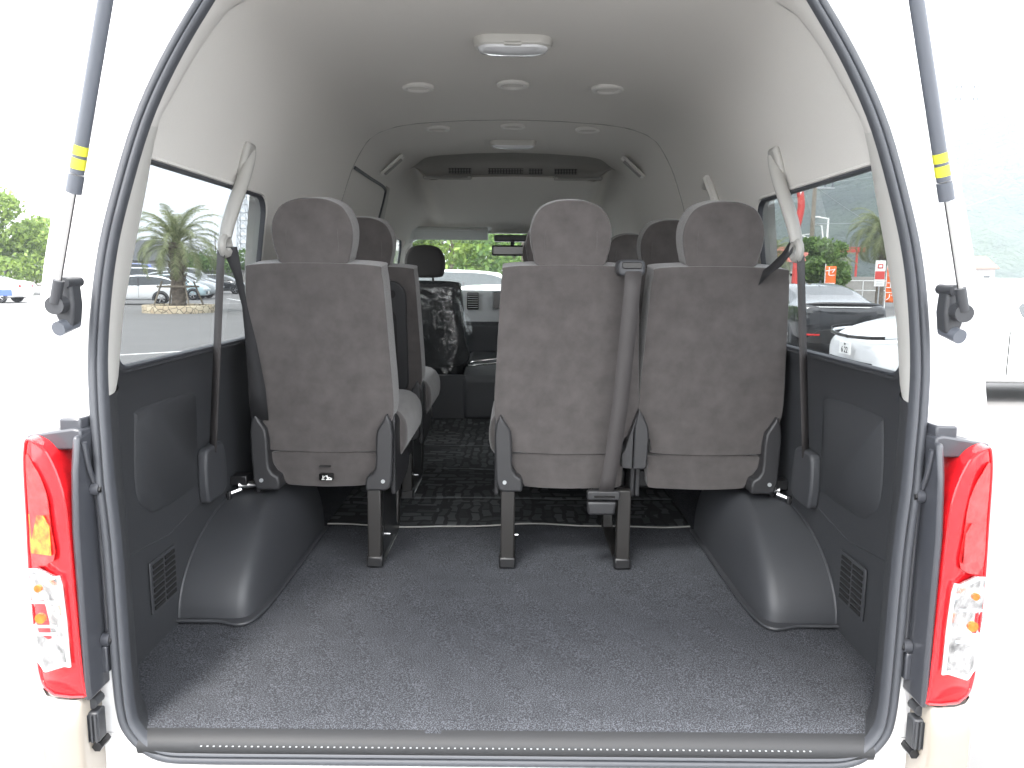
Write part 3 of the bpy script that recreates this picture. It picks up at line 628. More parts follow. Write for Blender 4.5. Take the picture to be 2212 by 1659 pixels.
# gas struts
def strut(sgn):
    B_, T_ = Vector((sgn * .80, 1.375, 1.515)), Vector((sgn * .53, 1.16, 2.36)); d = (T_ - B_)
    # passes (.758,1.36,1.697) and (.652,1.30,1.993)
    P = lambda z: Vector((sgn * (.812 + (z - 1.515) * -.325), 1.375 - (z - 1.515) * .14, z))
    s = MB().tube([P(1.535), P(1.71)], .0052, 12).build("gas_strut", "chrome", van)
    MB().tube([P(1.695), P(1.725)], .0130, 16).build("strut_collar", "strut", s); MB().tube([P(1.727), P(2.38)], .0118, 16).build("strut_cylinder", "strut", s)
    MB().tube([P(1.735), P(1.752)], .0123, 16).build("warning_label", "yellow", s); MB().tube([P(1.757), P(1.772)], .0123, 16).build("warning_label", "yellow", s)
    MB().tube([P(1.505), P(1.545)], .0095, 12).build("strut_socket", "trim2", s)
    b = MB(); b.prism([(.800, 1.548), (.784, 1.552), (.772, 1.543), (.770, 1.50), (.775, 1.462), (.790, 1.455), (.803, 1.475), (.81, 1.50), (.81, 1.52)], 'y', 1.40, 1.435)
    if sgn < 0: b.v = [(-x, y, z) for x, y, z in b.v]
    b.v = [(x + sgn * .026, y, z) for x, y, z in b.v]
    br = b.build("strut_bracket", "trim2", s, bevel=.006, seg=3)
    MB().tube([(sgn * .822, 1.44, 1.505), (sgn * .815, 1.372, 1.500)], .0165, 16).build("ball_joint", "trim2", br); MB().tube([(sgn * .805, 1.44, 1.542), (sgn * .805, 1.39, 1.540)], .010, 10).build("bracket_bolt", "trim2", br)
    MB().tube([(sgn * .813, 1.43, 1.468), (sgn * .820, 1.388, 1.457)], .0135, 14).build("stop_cylinder", "strut", br)
strut(-1); strut(1)
# raised tailgate
gx = [(-.72, 0), (.72, 0), (.86, .55), (.90, 1.1), (.86, 1.5), (-.86, 1.5), (-.90, 1.1), (-.86, .55)]
gy = lambda t: (1.64 - t * .95, 2.42 + t * .33)
b = MB(); vs = [(x, *gy(t)) for x, t in gx]; vi = [(x * .8, *gy(.15 + t * .42)) for x, t in gx]
b.grid([vs, vi], closed=True); lo = [(x, y, z + .05) for x, y, z in vs]; li = [(x, y, z + .05) for x, y, z in vi]; b.grid([lo, li], closed=True); b.grid([vs, lo], closed=True); b.grid([vi, li], closed=True)
gate = b.build("tailgate", "white", van, smooth=False)
b = MB(); b.add([(x, y, z + .03) for x, y, z in vi], [tuple(range(8))]); b.build("tailgate_glass", "tint", gate, smooth=False)

# ------------------------------------------------------------------ seats
def pillow(outline, thick, bev, y0=0., seg=4, puff=0.):
    b = L(); b.prism(outline, 'y', y0, y0 + thick); return b
FLOOR = .662
def make_seat(name="passenger_seat", legs=(.155,), table=False, covers=(-1, 1)):
    """local frame: origin on the cabin floor below the backrest, y forward"""
    root = empty(name, (0, 0, 0), parent=van)
    T = Matrix.Translation((0, .03, .30)) @ Matrix.Rotation(R(7), 4, 'X') @ Matrix.Translation((0, 0, -.30))
    def tb(b): b.v = [tuple(T @ Vector(v)) for v in b.v]; return b
    side = [(.176, .928), (.196, .905), (.204, .80), (.212, .65), (.218, .53), (.214, .47), (.196, .43), (.178, .405), (.172, .375), (.160, .362)]
    ol = smooth_poly([(0, .934)] + side + [(0, .357)] + [(-x, z) for x, z in reversed(side)], 4)
    tb(pillow(ol, .115, .03)).build("backrest", "suede", root, bevel=.028, seg=5, angle=80)
    st = [(-.172 + .344 * k / 12, .005, .912 + .003 * math.sin(k / 12 * math.pi)) for k in range(13)]
    b = L(); b.tube(st, .0013, 5); tb(b).build("backrest_welt", "suede", root)
    def low(sx):
        if sx in covers: return [(.168, .352), (.166, .325), (.150, .295), (.134, .27), (.124, .250), (.10, .244)]
        return [(.176, .352), (.180, .330), (.180, .30), (.178, .27), (.172, .248), (.12, .243)]
    ol = [(0, .356)] + low(1) + [(0, .240)] + [(-x, z) for x, z in reversed(low(-1))]
    tb(pillow(smooth_poly(ol, 4), .085, .02, .006)).build("lower_back_panel", "suede", root, bevel=.014, seg=4, angle=80)
    hd = smooth_poly([(-.090, .930), (0, .928), (.090, .930), (.106, .955), (.116, 1.005), (.112, 1.05), (.088, 1.092), (.045, 1.112), (0, 1.116), (-.045, 1.112), (-.088, 1.092), (-.112, 1.05), (-.116, 1.005), (-.106, .955)], 4)
    b = tb(pillow(hd, .105, .03, .005)); hr = b.build("headrest", "suede", root, bevel=.040, seg=6, angle=80)
    for sx in (-1, 1):
        b = L(); b.tube(smooth_poly([(sx * .066, .008, .940), (sx * .073, .0052, .97), (sx * .074, .0046, 1.02), (sx * .068, .009, 1.065)], 3, False), .0010, 5); tb(b).build("headrest_seam", "suede", root)
    b = L(); b.prism(rrect(-.238, .238, .30, .475, .07, 4), 'y', .13, .58); b.build("seat_cushion", "suede", root, bevel=.03, seg=4, angle=80)
    for sx in (-1, 1):
        if sx in covers:
            co = [(.131, .244), (.190, .244), (.204, .250), (.211, .275), (.214, .34), (.216, .42), (.211, .455), (.199, .484), (.187, .462), (.168, .432), (.164, .40), (.163, .34), (.161, .312), (.150, .295), (.134, .286), (.130, .270)]
            if sx < 0: co = [(-x, z) for x, z in co][::-1]
            b = L(); b.prism(co, 'y', -.010, .08); cv = b.build("side_cover", "seatplas", root, bevel=.007, seg=3, angle=50)
            b = L(); b.tube([(sx * .185, -.008, .275), (sx * .185, -.014, .275)], .006, 12); b.build("cover_bolt", "steel", cv)
        b = L(); b.prism(smooth_poly([(.06, .22), (.30, .23), (.34, .30), (.20, .40), (.08, .47), (.03, .44), (.03, .25)], 3), 'x', sx * .203, sx * .217); b.build("recliner_cover", "seatplas", root, bevel=.006, seg=2)
    b = L(); b.box((0, .32, .262), (.40, .46, .06)); b.build("seat_frame", "blackmetal", root, bevel=.01)
    for x in legs:
        b = L(); b.prism([(-.008, .0), (.028, .0), (.030, .25), (-.003, .25)], 'x', x - .021, x + .021)
        b.prism([(.03, .0), (.40, .0), (.40, .012), (.05, .014)], 'x', x - .020, x + .020)
        b.prism([(.36, .0), (.40, .0), (.46, .24), (.41, .24)], 'x', x - .018, x + .018)
        lg = b.build("leg", "greymetal", root, bevel=.004)
        b = L(); b.prism([(-.012, .0), (.03, .0), (.03, .04), (-.009, .035)], 'x', x - .026, x + .026); b.build("leg_foot", "blackmetal", lg, bevel=.006)
        b = L(); b.prism([(.03, .0), (.36, .0), (.30, .05), (.30, .24), (.03, .24)], 'x', x + .0215, x + .0225); b.build("leg_plate", "blackmetal", lg, smooth=False)
        b = L(); b.tube([(x + .024, .05, .008), (x + .026, .28, .008)], .0022, 6); b.build("leg_rail_edge", "chrome", lg)
        b = L(); b.tube([(x + .02, .09, .075), (x + .034, .09, .075)], .004, 8); b.build("leg_bolt", "chrome", lg)
    if table:
        b = L(); b.prism(rrect(-.165, .165, .42, .88, .06, 5), 'y', -.012, .01); tp = tb(b).build("back_table", "seatplas", root, bevel=.006)
        b = L(); b.prism(rrect(-.125, .125, .46, .78, .05, 5), 'y', -.0135, .0); tb(b).build("table_recess", "darkvent", tp, bevel=.002)
        b = L(); b.prism(rrect(-.105, .105, .48, .755, .035, 5), 'y', -.0165, .0); tb(b).build("table_insert", "seatplas", tp, bevel=.003)
        b = L(); b.tube([(.11, -.012, .83), (.11, -.018, .83)], .016, 14); tb(b).build("table_knob", "darkvent", tp)
    return root
GRP = "grey suede seats in the van"
def put(s, x, y, z=FLOOR): s.location = (x, y - D, z); return s
s4L = put(make_seat(), -.569, 2.27); s4C = put(make_seat(legs=(-.175, .182), covers=(-1,)), .171, 2.27); s4R = put(make_seat(legs=(), covers=(1,)), .607, 2.27)
for s in (s4L, s4C, s4R): s["group"] = GRP
s3L = put(make_seat(table=True), -.569, 3.0); s3L["group"] = GRP
for x, y in ((.171, 3.0), (.607, 3.0), (.171, 4.02), (.607, 4.02)):
    c = copy_tree(s4C if x < .3 else s4R, van); put(c, x, y); c["group"] = GRP
# child seat anchor tag on the left rear seat
b = L(); b.prism(rrect(-.022 + .005, .022 + .005, .268, .290, .005, 4), 'y', .018, .030); tg = b.build("anchor_tag", "screen", s4L, bevel=.001)
b = L(); yy = .0155
b.box((.014, yy, .272), (.018, .002, .003)); b.box((.010, yy, .2785), (.004, .002, .014), ry=R(-25)); b.box((.018, yy, .277), (.012, .002, .0025), ry=R(20)); b.box((-.004, yy, .278), (.002, .002, .012)); b.box((-.004, yy, .2725), (.009, .002, .002)); b.box((.001, yy, .281), (.008, .002, .0018), ry=R(-40))
b.build("anchor_symbol", "signwhite", tg, smooth=False)
b = L(); b.box((.001, .022, .312), (.034, .010, .0035)); b.build("anchor_slot", "darkvent", s4L, smooth=False)
# plastic joint cover between the paired seats and a wall hinge at each window seat
b = MB(); b.prism([(.340, .988), (.371, .984), (.373, 1.10), (.385, 1.160), (.374, 1.128), (.360, 1.085), (.349, 1.045), (.338, 1.03)], 'y', 2.250, 2.34); b.build("seat_joint_cover", "seatplas", van, bevel=.006, seg=3)
b = MB(); b.prism([(.373, .984), (.408, .984), (.415, .992), (.419, 1.08), (.416, 1.112), (.402, 1.145), (.387, 1.168), (.3755, 1.12)], 'y', 2.246, 2.34); b.build("seat_joint_cover", "seatplas", van, bevel=.008, seg=3)
for sgn in (-1, 1):
    b = MB(); b.tube([(sgn * .79, 2.31, .912), (sgn * .835, 2.28, .915)], .012, 10); b.tube([(sgn * .822, 2.27, .905), (sgn * .858, 2.24, .895)], .008, 8); hg = b.build("seat_hinge", "chrome", van)
    b = MB(); b.box((sgn * .845, 2.235, .885), (.012, .012, .05)); b.box((sgn * .83, 2.30, .93), (.05, .05, .03)); each(b, "hinge_bracket", "blackmetal", hg, bevel=.003)
# centre seat belt over the backrest
def strip(pts, w, name, mat, parent, wd=(1, 0, 0)):
    b = MB(); d = Vector(wd) * w / 2; b.grid([[Vector(p) - d, Vector(p), Vector(p) + d] for p in pts]); return b.build(name, mat, parent, solid=.002)
b = MB(); b.prism(rrect(.300, .376, 1.562, 1.607, .014, 4), 'y', 2.155, 2.235); bo = b.build("shoulder_belt_outlet", "trim2", van, bevel=.008, seg=3)
b = MB(); b.prism(rrect(.310, .366, 1.582, 1.600, .006, 4), 'y', 2.151, 2.16); b.build("outlet_mouth", "screen", bo, bevel=.002)
strip([(.343, 2.156, 1.575), (.339, 2.155, 1.50), (.331, 2.17, 1.36), (.322, 2.19, 1.20), (.312, 2.21, 1.08), (.306, 2.22, 1.02), (.298, 2.23, .96), (.291, 2.240, .905)], .046, "centre_belt_webbing", "belt", van)
b = MB(); b.prism(rrect(.236, .336, .890, .918, .008, 4), 'y', 2.235, 2.262); an = b.build("belt_anchor", "seatplas", van, bevel=.004)
b = MB(); b.prism([(.240, .842), (.320, .842), (.328, .885), (.236, .885)], 'y', 2.238, 2.265); b.build("belt_retractor", "seatplas", an, bevel=.008, seg=3)
MB().box((.288, 2.233, .902), (.062, .004, .006)).build("belt_slot", "screen", an, smooth=False)
# front seats
def make_front(x):
    r_ = empty("front_seat", (x, 4.95 - D, FLOOR), parent=van); r_["group"] = "front seats"
    ol = smooth_poly([(-.20, .855), (0, .862), (.20, .855), (.228, .82), (.245, .70), (.255, .50), (.25, .32), (-.25, .32), (-.255, .50), (-.245, .70), (-.228, .82)], 4)
    L().prism(ol, 'y', 0, .12).build("backrest", "wrapdark", r_, bevel=.03, seg=4, angle=80) if False else None
    b = L(); b.prism(ol, 'y', 0, .12); b.build("backrest", "wrapdark", r_, bevel=.03, seg=4, angle=80)
    hd = smooth_poly([(-.095, .885), (0, .88), (.095, .885), (.12, .91), (.128, .97), (.118, 1.03), (.08, 1.075), (0, 1.088), (-.08, 1.075), (-.118, 1.03), (-.128, .97), (-.12, .91)], 4)
    b = L(); b.prism(hd, 'y', -.01, .09); h = b.build("headrest", "suede2", r_, bevel=.03, seg=5, angle=80)
    b = L(); [b.tube([(sx * .05, .05, .84), (sx * .05, .045, .90)], .007, 8) for sx in (-1, 1)]; each(b, "headrest_post", "blackmetal", h)
    b = L(); b.box((0, .35, .27), (.50, .50, .16)); b.build("seat_cushion", "wrapdark", r_, bevel=.05, seg=4)
make_front(-.562); make_front(.585)
# crumpled clear film over the left front seat back
rws = []; nn, mm = 34, 34
for i in range(nn):
    z = 1.515 - .60 * i / (nn - 1); row = []
    for j in range(mm):
        a = -1 + 2 * j / (mm - 1); hwid = .235 + .035 * min(1, i / 12) + (.045 * math.sin(min(1, max(0, (i - 10) / 20)) * math.pi) if a > 0 else 0)
        x = -.562 + a * hwid; cr = .05 + 1.6 * (abs(a) > .85) + 1.3 * (i < 5) + 1.2 * (i > 30); y = 4.93 + .02 * abs(a) ** 8 * 4 - .018 + random.uniform(-.005, .005) * cr
        row.append((x + random.uniform(-.001, .001), y + (.035 if i == 0 else 0), z + random.uniform(-.001, .001)))
    rws.append(row)
fm = MB().grid(rws).build("plastic_seat_cover", "plastic", None, angle=180)
tag(fm, "crumpled clear plastic film wrapped over the back of the front seat beside the aisle", "seat cover")
# cabin mats with the block pattern
def floor_mat(y0, y1, label, wavy=False):
    rws = []; n1 = 90
    for k in range(16):
        row = []
        for i in range(n1 + 1):
            x = -.655 + 1.31 * i / n1
            e = y0 + (.010 * math.sin(x * 7.5 + 1) + .012 * math.sin(x * 3.1) + .006 * math.sin(x * 19) if wavy else 0)
            y = e + (y1 - e) * k / 15; row.append((x, y, .6665 + .002 * math.sin(x * 9 + y * 5) + .0012 * math.sin(y * 23)))
        rws.append(row)
    m_ = MB().grid(rws).build("floor_mat", "mat", None, solid=.006)
    b = MB(); b.tube([(p[0], p[1] - .001, p[2] + .0015) for p in rws[0]], .0026, 6); b.build("mat_binding", "acband" if wavy else "trim2", m_)
    tag(m_, label, "floor mat", "block patterned mats along the aisle"); return m_
floor_mat(2.66, 2.985, "dark block patterned mat with thin pale edge bordering the cargo carpet", True)
floor_mat(2.99, 3.46, "second dark block patterned mat from the cargo carpet, in the aisle")
floor_mat(3.465, 3.95, "third dark block patterned mat from the cargo carpet, in the aisle")
floor_mat(3.955, 4.70, "farthest dark block patterned mat, behind the front seats")

# ------------------------------------------------------------------ vegetation
def leaf_cloud(centers, radii, n, size, flat=.8):
    """many small quads spread through clumps; returns verts, faces"""
    centers = np.array(centers); radii = np.array(radii); k = rng.integers(0, len(centers), n)
    d = rng.normal(size=(n, 3)); d /= np.linalg.norm(d, axis=1)[:, None]
    r = radii[k] * rng.uniform(.45, 1.05, n) ** .6
    p = centers[k] + d * r[:, None] * np.array([1, 1, flat])
    a = rng.normal(size=(n, 3)); a /= np.linalg.norm(a, axis=1)[:, None]
    b = np.cross(a, rng.normal(size=(n, 3))); b /= np.linalg.norm(b, axis=1)[:, None]
    s = size * rng.uniform(.6, 1.4, n)[:, None]
    v = np.stack([p - a * s, p - b * s * .5, p + a * s, p + b * s * .5], 1).reshape(-1, 3)
    f = np.arange(n * 4).reshape(-1, 4); return v, f
def np_obj(name, v, f, mat, parent=None, loc=(0, 0, 0)):
    me = bpy.data.meshes.new(name); me.from_pydata(v.tolist(), [], f.tolist()); me.materials.append(mat if not isinstance(mat, str) else M[mat])
    o = bpy.data.objects.new(name, me); C.objects.link(o); o.location = loc
    if parent: o.parent = parent
    return o
M['leaf_bright'] = leafmat("leaf_bright", (.10, .17, .035), (.26, .36, .08)); M['leaf_mid'] = leafmat("leaf_mid", (.06, .13, .03), (.20, .32, .08)); M['leaf_palm'] = leafmat("leaf_palm", (.12, .155, .06), (.30, .33, .17))
def tree(name, label, x, y, h, cr, mat, n=9000, leaf=.09, group=None, trunk_r=.13, crown_base=.35, cat="tree", clumps=26):
    t = empty(name, Wp(x, y)); tag(t, label, cat, group)
    cs, rs = [], []
    for k in range(clumps):
        u = random.uniform(crown_base, 1); a = random.uniform(0, 2 * math.pi); rr = cr * math.sqrt(max(.05, 1 - ((u - crown_base - .25) / (.85 - crown_base + .1)) ** 2)) * random.uniform(.3, .95)
        cs.append((rr * math.cos(a), rr * math.sin(a), u * h)); rs.append(cr * random.uniform(.22, .42))
    v, f = leaf_cloud(cs, rs, n, leaf); np_obj("crown", v, f, mat, t)
    b = L(); b.tube([(0, 0, 0), (.05, 0, h * .3), (0, .05, h * .6), (0, 0, h * .85)], [trunk_r, trunk_r * .8, trunk_r * .5, trunk_r * .2], 9)
    for k in range(7): c = cs[k]; b.tube([(0, 0, h * random.uniform(.25, .5)), (c[0] * .5, c[1] * .5, c[2] * .75), c], [trunk_r * .5, trunk_r * .3, .02], 6)
    b.build("trunk", "bark", t); return t
def frond(v, f, base, az, el, ln, droop, leaflets=44, lw=.42, rw=.03):
    """one arching feather leaf"""
    ca, sa = math.cos(az), math.sin(az); pts = []
    ang = el; p = np.array(base, float); step = ln / 14
    for k in range(15):
        pts.append(p.copy()); p = p + step * np.array([ca * math.cos(ang), sa * math.cos(ang), math.sin(ang)]); ang -= droop / 14 * (1 + k * .12)
    side = np.array([-sa, ca, 0])
    for k in range(14):
        o = len(v); w = rw * (1 - k / 15); v += [pts[k] + side * w, pts[k] - side * w, pts[k + 1] - side * w, pts[k + 1] + side * w]; f.append((o, o + 1, o + 2, o + 3))
    for k in range(leaflets):
        t = .12 + .86 * k / leaflets; i = min(13, int(t * 14)); q = pts[i] + (pts[i + 1] - pts[i]) * (t * 14 - i); tang = (pts[i + 1] - pts[i]) / step
        ll = lw * math.sin(math.pi * min(1, t * .75 + .2)) * random.uniform(.8, 1.15)
        for s_ in (-1, 1):
            d = side * s_ * .62 + tang * .75 + np.array([0, 0, .12 + random.uniform(-.15, .1)]); d = d / np.linalg.norm(d)
            tip = q + d * ll + np.array([0, 0, -ll * .35]); mid = q + d * ll * .5; wv = tang * .018
            o = len(v); v += [q - wv * .8, q + wv * .8, mid + wv * .7, mid - wv * .7, tip]; f.append((o, o + 1, o + 2, o + 3)); f.append((o + 3, o + 2, o + 4))
def palm(label, x, y, h, cr, tr=.33, n=46, group="palms round the car park", droop=1.5, el0=1.35):
    t = empty("palm_tree", Wp(x, y)); tag(t, label, "palm tree", group)
    v, f = [], []
    for k in range(n):
        u = k / n; el = el0 - u * 1.55; frond(v, f, (.12 * math.cos(k * 2.4), .12 * math.sin(k * 2.4), h - .25 * u), k * 2.39996, el, cr * random.uniform(.85, 1.1), droop * (.75 + .6 * u), lw=cr * .22)
    np_obj("crown", np.array(v), np.array([0]), M['leaf_palm'], t) if False else None
    me = bpy.data.meshes.new("crown"); me.from_pydata([tuple(p) for p in v], [], f); me.materials.append(M['leaf_palm']); o = bpy.data.objects.new("crown", me); C.objects.link(o); o.parent = t
    b = L(); rws = []; N = 26
    for k in range(N): z = h * k / (N - 1); r_ = tr * (1.05 - .25 * math.sin(k / N * 2.6) + .28 * max(0, k / N - .75)) * (1 + .07 * (k % 2)); rws.append([(r_ * math.cos(R(22.5 * j)) * random.uniform(.93, 1.07), r_ * math.sin(R(22.5 * j)) * random.uniform(.93, 1.07), z) for j in range(16)])
    b.grid(rws, closed=True); b.build("trunk", "palmbark", t, smooth=False)
    b = L()
    for k in range(46):   # cut leaf stubs under the crown
        a = k * 2.4; z = h * (.42 + .5 * k / 46); b.tube([(tr * .8 * math.cos(a), tr * .8 * math.sin(a), z), (tr * 1.25 * math.cos(a), tr * 1.25 * math.sin(a), z + .16)], [.05, .02], 5)
    b.build("leaf_stub", "palmbark", t).__setitem__("kind", "stuff"); return t
palm("feather palm with thick trunk growing in the round stone planter", -13.3, 30.6, 2.75, 2.15, .285, 46, el0=1.5, droop=1.15)
# stone planter ring
pl = empty("stone_planter", Wp(-13.3, 30.6)); tag(pl, "low round planter of pale stone blocks around the palm", "planter")
b = L(); rws = []
for r_, z in ((1.36, 0), (1.36, .27), (1.33, .30), (1.14, .30), (1.11, .27), (1.11, .1)): rws.append([(r_ * math.cos(R(7.5 * k)), r_ * math.sin(R(7.5 * k)), z) for k in range(48)])
b.grid(rws, closed=True).build("planter_wall", "stone", pl, angle=50)
b = L(); b.grid([[(r_ * math.cos(R(15 * k)), r_ * math.sin(R(15 * k)), .22 + .03 * math.sin(k)) for k in range(24)] for r_ in (1.115, .5, .05)], closed=True).build("soil", "soil", pl)
# wooden support round the palm
st = empty("tree_support", Wp(-13.3, 30.6)); tag(st, "weathered wooden pole frame propping the palm in the planter", "tree support")
for k in range(4):
    a = R(45 + 90 * k); L().tube([(1.0 * math.cos(a), 1.0 * math.sin(a), .2), (.62 * math.cos(a), .62 * math.sin(a), 1.22)], .035, 8).build("post", "wood", st)
for k in range(4):
    a, c = R(45 + 90 * k), R(135 + 90 * k); p, q = Vector((.66 * math.cos(a), .66 * math.sin(a), 1.02)), Vector((.66 * math.cos(c), .66 * math.sin(c), 1.02)); d = (q - p) * .18
    L().tube([p - d, q + d], .04, 8).build("crossbar", "wood", st)

# ------------------------------------------------------------------ cars
def car(label, x, y, yaw, paint, Ln=4.3, Wd=1.7, H=1.45, kind="hatch", cat="car", name="parked_car", group="cars parked in the car park", lower=None, rear_detail=True):
    """local frame: origin under the rear bumper centre, +y towards the nose"""
    t = empty(name, Wp(x, y), yaw); tag(t, label, cat, group)
    w = Wd / 2; K = {
        "hatch": [(0, .80, .40, .80, .82, .5), (.05, .95, .28, .95, 1.02, .72), (.25, 1, .24, .98, 1.22, .74), (.75, 1, .22, .97, 1.38, .76), (1.5, 1, .22, .94, 1.45, .77), (2.2, 1, .22, .92, 1.44, .77), (2.75, 1, .22, .91, 1.30, .74), (3.2, 1, .22, .90, 1.08, .72), (3.5, 1, .22, .88, .93, .70), (3.95, .97, .24, .78, .84, .66), (4.25, .85, .26, .62, .68, .5), (4.3, .78, .34, .56, .58, .4)],
        "box": [(0, .88, .40, 1.0, 1.5, .68), (.05, .97, .30, 1.05, 1.62, .76), (.3, 1, .25, 1.05, 1.66, .80), (1.2, 1, .24, 1.05, 1.68, .81), (2.2, 1, .24, 1.04, 1.67, .81), (2.75, 1, .24, 1.02, 1.60, .80), (3.05, 1, .24, 1.01, 1.32, .77), (3.3, 1, .24, 1.0, 1.06, .74), (3.7, .98, .25, .93, .98, .7), (4.15, .95, .27, .82, .86, .68), (4.3, .86, .36, .70, .74, .6)],
        "sedan": [(0, .84, .42, .92, .95, .55), (.05, .96, .30, 1.0, 1.04, .72), (.45, 1, .25, 1.0, 1.07, .74), (.9, 1, .24, .99, 1.20, .72), (1.5, 1, .23, .97, 1.38, .72), (2.1, 1, .23, .95, 1.45, .73), (2.6, 1, .23, .94, 1.43, .73), (3.0, 1, .23, .93, 1.30, .72), (3.4, 1, .23, .92, 1.10, .72), (3.7, 1, .23, .90, .96, .72), (4.1, .98, .24, .80, .88, .70), (4.45, .9, .26, .66, .74, .6), (4.55, .82, .34, .56, .60, .45)],
        "wedge": [(0, .84, .42, .92, .95, .55), (.05, .96, .30, 1.0, 1.04, .72), (.45, 1, .25, 1.0, 1.09, .74), (.9, 1, .24, .99, 1.25, .72), (1.5, 1, .23, .97, 1.40, .72), (2.0, 1, .23, .96, 1.45, .73), (2.4, 1, .23, .96, 1.40, .73), (2.8, 1, .23, .97, 1.24, .72), (3.15, 1, .23, .97, 1.08, .74), (3.6, 1, .24, .93, 1.00, .74), (4.05, .98, .24, .85, .92, .72), (4.4, .92, .25, .74, .81, .66), (4.52, .86, .28, .66, .72, .58), (4.56, .78, .36, .58, .62, .45)],
    }[kind]
    base_H = {"hatch": 1.45, "box": 1.68, "sedan": 1.45, "wedge": 1.45}[kind]; base_L = K[-1][0]
    rows_, info = [], []
    for (yy, wf, zl, zb, zt, wt) in K:
        yy *= Ln / base_L; k = H / base_H; zl, zb, zt = zl, zb * k, zt * k; ww = w * wf; wtt = w * wt * 1.04; cab = zt - zb > .12
        h = [(0, zl), (ww * .8, zl), (ww * .965, zl + .06), (ww, zl + .22), (ww, (zl + zb) / 2 + .08), (ww * .985, zb - .07), (ww * .945, zb)]
        h += [(ww * .945 + (wtt - ww * .945) * .5, zb + (zt - zb) * .5), (wtt, zt - .07 * min(1, (zt - zb) / .3)), (wtt * .80, zt - .012), (wtt * .4, zt), (0, zt + .006)]
        rows_.append([(a, yy, z) for a, z in h] + [(-a, yy, z) for a, z in reversed(h[1:-1])]); info.append((zt, cab))
    n = len(rows_[0]); nh = 12; gl = set()
    for i in range(len(rows_) - 1):
        for j in range(n):
            jj = j if j < 11 else n - 1 - j
            cab = info[i][1] and info[i + 1][1]
            if cab and jj in (6, 7): gl.add((i, j))
            dz = abs(info[i][0] - info[i + 1][0]) / max(.05, rows_[i + 1][0][1] - rows_[i][0][1])
            if (info[i][1] or info[i + 1][1]) and dz > .28 and jj in (9, 10) and rows_[i][0][1] > .0 and max(info[i][0], info[i + 1][0]) > (1.05 if kind != "box" else 1.2): gl.add((i, j))
    bmid = min(range(len(rows_) - 1), key=lambda i: abs(rows_[i][0][1] - Ln * .42))
    b = L(); b.grid(rows_, closed=True, skip=lambda i, j: (i, j) in gl); b.add(rows_[0], [tuple(range(n))]); b.add(rows_[-1], [tuple(reversed(range(n)))]); body = b.build("body", paint, t, sub=2)
    b = L(); b.grid(rows_, closed=True, skip=lambda i, j: (i, j) not in gl); each(b, "window", "carglass", body, sub=2)
    for sx in (-1, 1):   # pillars and door gap over the side glass
        for yy in (Ln * .43, Ln * .43 + .012):
            pass
        b = L(); b.box((sx * (w * .90), Ln * .43, H * .76), (.03, .07, H * .30), ry=sx * R(-16)); b.build("door_pillar", "trim2", body, bevel=.005)
        b = L(); b.box((sx * (w + .004), Ln * .43, H * .42), (.006, .012, H * .36)); b.box((sx * (w + .004), Ln * .655, H * .42), (.006, .012, H * .36)); each(b, "door_gap", "darkvent", body, smooth=False)
        b = L(); b.box((sx * (w + .008), Ln * .47, H * .55), (.02, .16, .025)); b.build("door_handle", paint, body, bevel=.006)
        b = L(); b.box((sx * (w + .06), Ln * .70, H * .68), (.16, .10, .12)); b.build("door_mirror", paint, body, bevel=.03, seg=3)
        for yy in (Ln * .19, Ln * .80):
            wy = empty("wheel", (sx * (w - .09), yy, .31), parent=t)
            b = L(); N = 24; prof_ = [(-.1, .20), (-.1, .29), (-.08, .31), (.08, .31), (.10, .29), (.10, .21)]
            b.grid([[(px * sx, r_ * math.cos(R(15 * k)), r_ * math.sin(R(15 * k))) for k in range(N)] for px, r_ in prof_], closed=True); b.build("tyre", "tyre", wy)
            b = L(); b.grid([[(px * sx, r_ * math.cos(R(15 * k)), r_ * math.sin(R(15 * k))) for k in range(N)] for px, r_ in ((.095, .215), (.085, .20), (.03, .195), (.03, .02))], closed=True); b.build("wheel_well", "darkvent", wy)
            b = L()
            for k in range(5): a = R(72 * k); b.box((sx * .075, .105 * math.cos(a), .105 * math.sin(a)), (.02, .19, .045), rx=a)
            b.tube([(sx * .06, 0, 0), (sx * .09, 0, 0)], .045, 12); b.grid([[(sx * px, r_ * math.cos(R(15 * k)), r_ * math.sin(R(15 * k))) for k in range(N)] for px, r_ in ((.09, .215), (.094, .205), (.08, .195))], closed=True); b.build("rim", "rim", wy)
            b = L(); b.grid([[(sx * (w + px), yy + r_ * math.cos(R(15 * k)), .31 + r_ * math.sin(R(15 * k))) for k in range(-1, 14)] for px, r_ in ((.006, .31), (.008, .375), (-.02, .385))]); b.build("wheel_arch", "trim2", body)
    for sx in (-1, 1):
        b = L(); b.box((sx * w * .66, Ln - .07, .60), (w * .42, .14, .12), rz=sx * R(-18)); b.build("headlight", "headlamp", t, bevel=.03, seg=3)
        b = L(); b.box((sx * w * .74, .06, .84 if kind != "box" else 1.0), (w * .32, .10, .14 if kind != "box" else .4), rz=sx * R(14)); b.build("tail_light", "redlamp", t, bevel=.025, seg=3)
    b = L(); b.box((0, Ln - .02, .42), (w * 1.1, .05, .16)); b.build("grille", "darkvent", t, bevel=.02)
    b = L(); b.box((0, Ln + .012, .44), (.33, .012, .165)); b.build("number_plate", "signwhite", t, bevel=.004)
    return t
def yawto(dx, dy): return math.atan2(-dx, dy)     # heading of the nose
